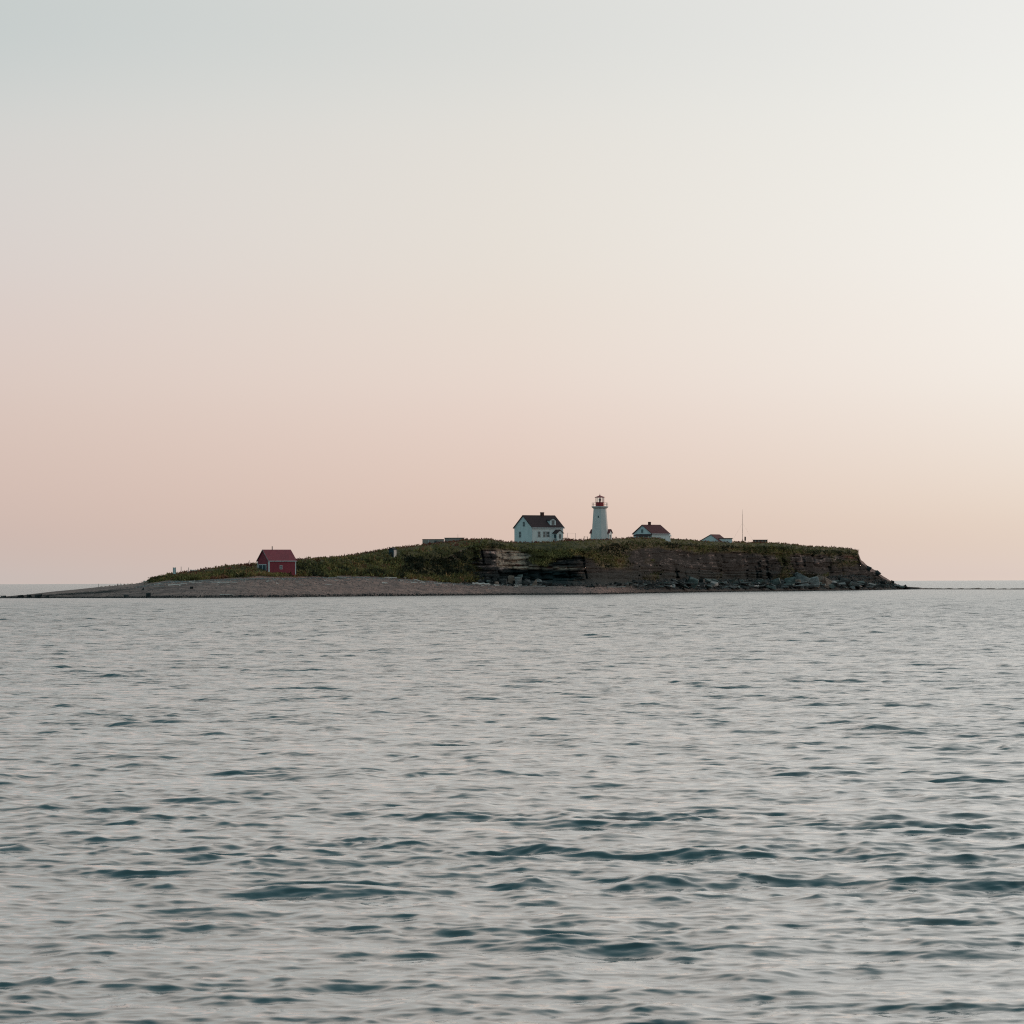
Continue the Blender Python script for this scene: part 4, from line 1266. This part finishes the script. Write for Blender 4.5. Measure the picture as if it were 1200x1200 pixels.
boulder(1017, 667.5, 6, 5.0, 'dark', 'jagged dark rock just below the cliff end', G1, 30, 3, 0.0)
G2 = 'dark stones on the left gravel spit'
boulder(173.8, 699.0, 5.4, 5.0, 'dark', 'single black boulder at the waterline of the left beach', G2, 0, 3, 0.5)
boulder(167.2, 691.2, 2.8, 3.0, 'dark', 'small black stone up the beach from the black boulder', G2, 0, 4, 0.0)
boulder(224.5, 690.0, 3.6, 2.6, 'dark', 'small black stone below the long pinkish log', G2, 0, 5, 0.0)
boulder(148, 699.0, 6, 2.2, 'mid', 'low grey stone at the waterline left of the black boulder', G2, 0, 6, 0.5)
for k_, (px_, w_) in enumerate(((24, 7), (34, 6), (45, 8), (4, 6), (55, 6))):
    boulder(px_, 699.8, w_, (2.6, 3.4, 3.6, 1.6, 2.4)[k_], 'dark',
            ('low weedy rock near the tip of the spit', 'rounded weedy rock on the tip of the spit', 'largest weedy rock on the tip of the spit',
             'weedy rock awash at the left edge of the picture', 'weedy rock nearest the gravel on the spit')[k_], G2, 0, k_, 0.5)
# the many smaller blocks of the rubble at the foot of the cliff
for i in range(215):
    u = random.random()
    if u < 0.72:
        px_ = random.uniform(742, 1062)
        lo, hi = 680.5 + 0.012 * (px_ - 742), 689.3
        if px_ > 1010: lo = float(np.interp(px_, [1010, 1062], [672, 689.0]))
    elif u < 0.86:
        px_ = random.uniform(560, 640); lo, hi = 676.0, 686.0
    else:
        px_ = random.uniform(640, 742); lo, hi = 684.5, 688.0
    py_ = random.uniform(lo, hi)
    w_ = min(16, random.lognormvariate(1.5, 0.5)); h_ = max(1.0, w_ * random.uniform(0.16, 0.55))
    if px_ < 742: w_ *= 0.7; h_ *= 0.7
    kind_ = 'dark' if px_ < 742 and random.random() < 0.6 else random.choices(['dark', 'mid', 'pale', 'green', 'warm'], [0.30, 0.30, 0.16, 0.16, 0.08])[0]
    boulder(px_, py_, w_, h_, kind_, 'small %s block in the rubble %s' % ({'dark': 'black', 'mid': 'grey', 'pale': 'pale', 'green': 'mossy', 'warm': 'tan'}[kind_], 'under the big white house' if px_ < 680 else ('under the lighthouse and cottage' if px_ < 810 else ('under the mast' if px_ < 900 else ('under the right end of the cliff' if px_ < 1008 else 'on the far right slope')))), 'rubble blocks at the foot of the cliff', random.uniform(-28, 32), None, random.uniform(0.3, 1.5))

for i in range(70):
    px_ = random.uniform(746, 1058)
    py_ = random.uniform(float(np.interp(px_, [746, 900, 1000, 1058], [683.5, 682.5, 681, 687.5])), 688.6)
    m_ = random.choice(('pale', 'mid', 'green'))
    boulder(px_, py_, random.uniform(6, 18), random.uniform(0.9, 1.9), m_, 'thin flat %s slab in the rubble %s' % ({'pale': 'pale', 'mid': 'grey', 'green': 'mossy'}[m_],
            'below the cottage' if px_ < 810 else ('below the mast' if px_ < 900 else 'below the right end of the cliff')), 'flat slabs in the rubble', random.uniform(-9, 14), None, random.uniform(0.6, 2.5), name='flat_rock', cat='rock')

# cobbles and shingle standing proud of the gravel
def cobbles(name, n_, pick, smin, smax, m_, seedn):
    rs = np.random.default_rng(seedn)
    base = np.array([(1, 0, 0), (-0.5, 0.87, 0), (-0.5, -0.87, 0), (0.1, 0.1, 0.8), (0, 0, -0.6)])
    tri = np.array([(0, 1, 3), (1, 2, 3), (2, 0, 3), (1, 0, 4), (2, 1, 4), (0, 2, 4)])
    V, Fc = [], []
    for i in range(n_):
        q = pick()
        s__ = float(rs.uniform(smin, smax)) ; a_ = rs.uniform(0, 6.28)
        ca, sa = math.cos(a_), math.sin(a_)
        b_ = base * rs.uniform(0.7, 1.3, base.shape) * s__
        b_ = np.stack([b_[:, 0] * ca - b_[:, 1] * sa, b_[:, 0] * sa + b_[:, 1] * ca, b_[:, 2]], -1) + np.array(q)
        V.append(b_); Fc.append(tri + 5 * i)
    o = link(name, mesh_np(name, np.concatenate(V), np.concatenate(Fc)), m_)
    o['kind'] = 'stuff'
    return o
def pick_beach():
    p = random.uniform(20, 760)
    return gpoint(p, RB + (RF + 4 - RB) * random.random() ** 0.8)
def pick_high():
    p = random.uniform(160, 640)
    return gpoint(p, RF - abs(random.gauss(0, 2.0)) + 2.5)
shingle = mat('shingle_stone', spec=0.2, build=rock_nodes((0.10, 0.070, 0.064), (0.23, 0.16, 0.145), (0.40, 0.28, 0.25)))
cobbles('cobbles', 5200, pick_beach, 0.08, 0.24, shingle, 5)
cobbles('pale_shingle', 1800, pick_high, 0.10, 0.30, RM['pale'], 6)
def pick_foot():
    p = random.uniform(745, 1068)
    return gpoint(p, random.uniform(RF - 5, RC + 6))
cobbles('rubble', 3600, pick_foot, 0.18, 0.60, RM['mid'], 7)
def pick_water():
    p = random.uniform(-60, 1080)
    return gpoint(p, RB + random.uniform(-0.1, 1.3))
cobbles('wet_stones', 2600, pick_water, 0.10, 0.35, RM['dark'], 8)
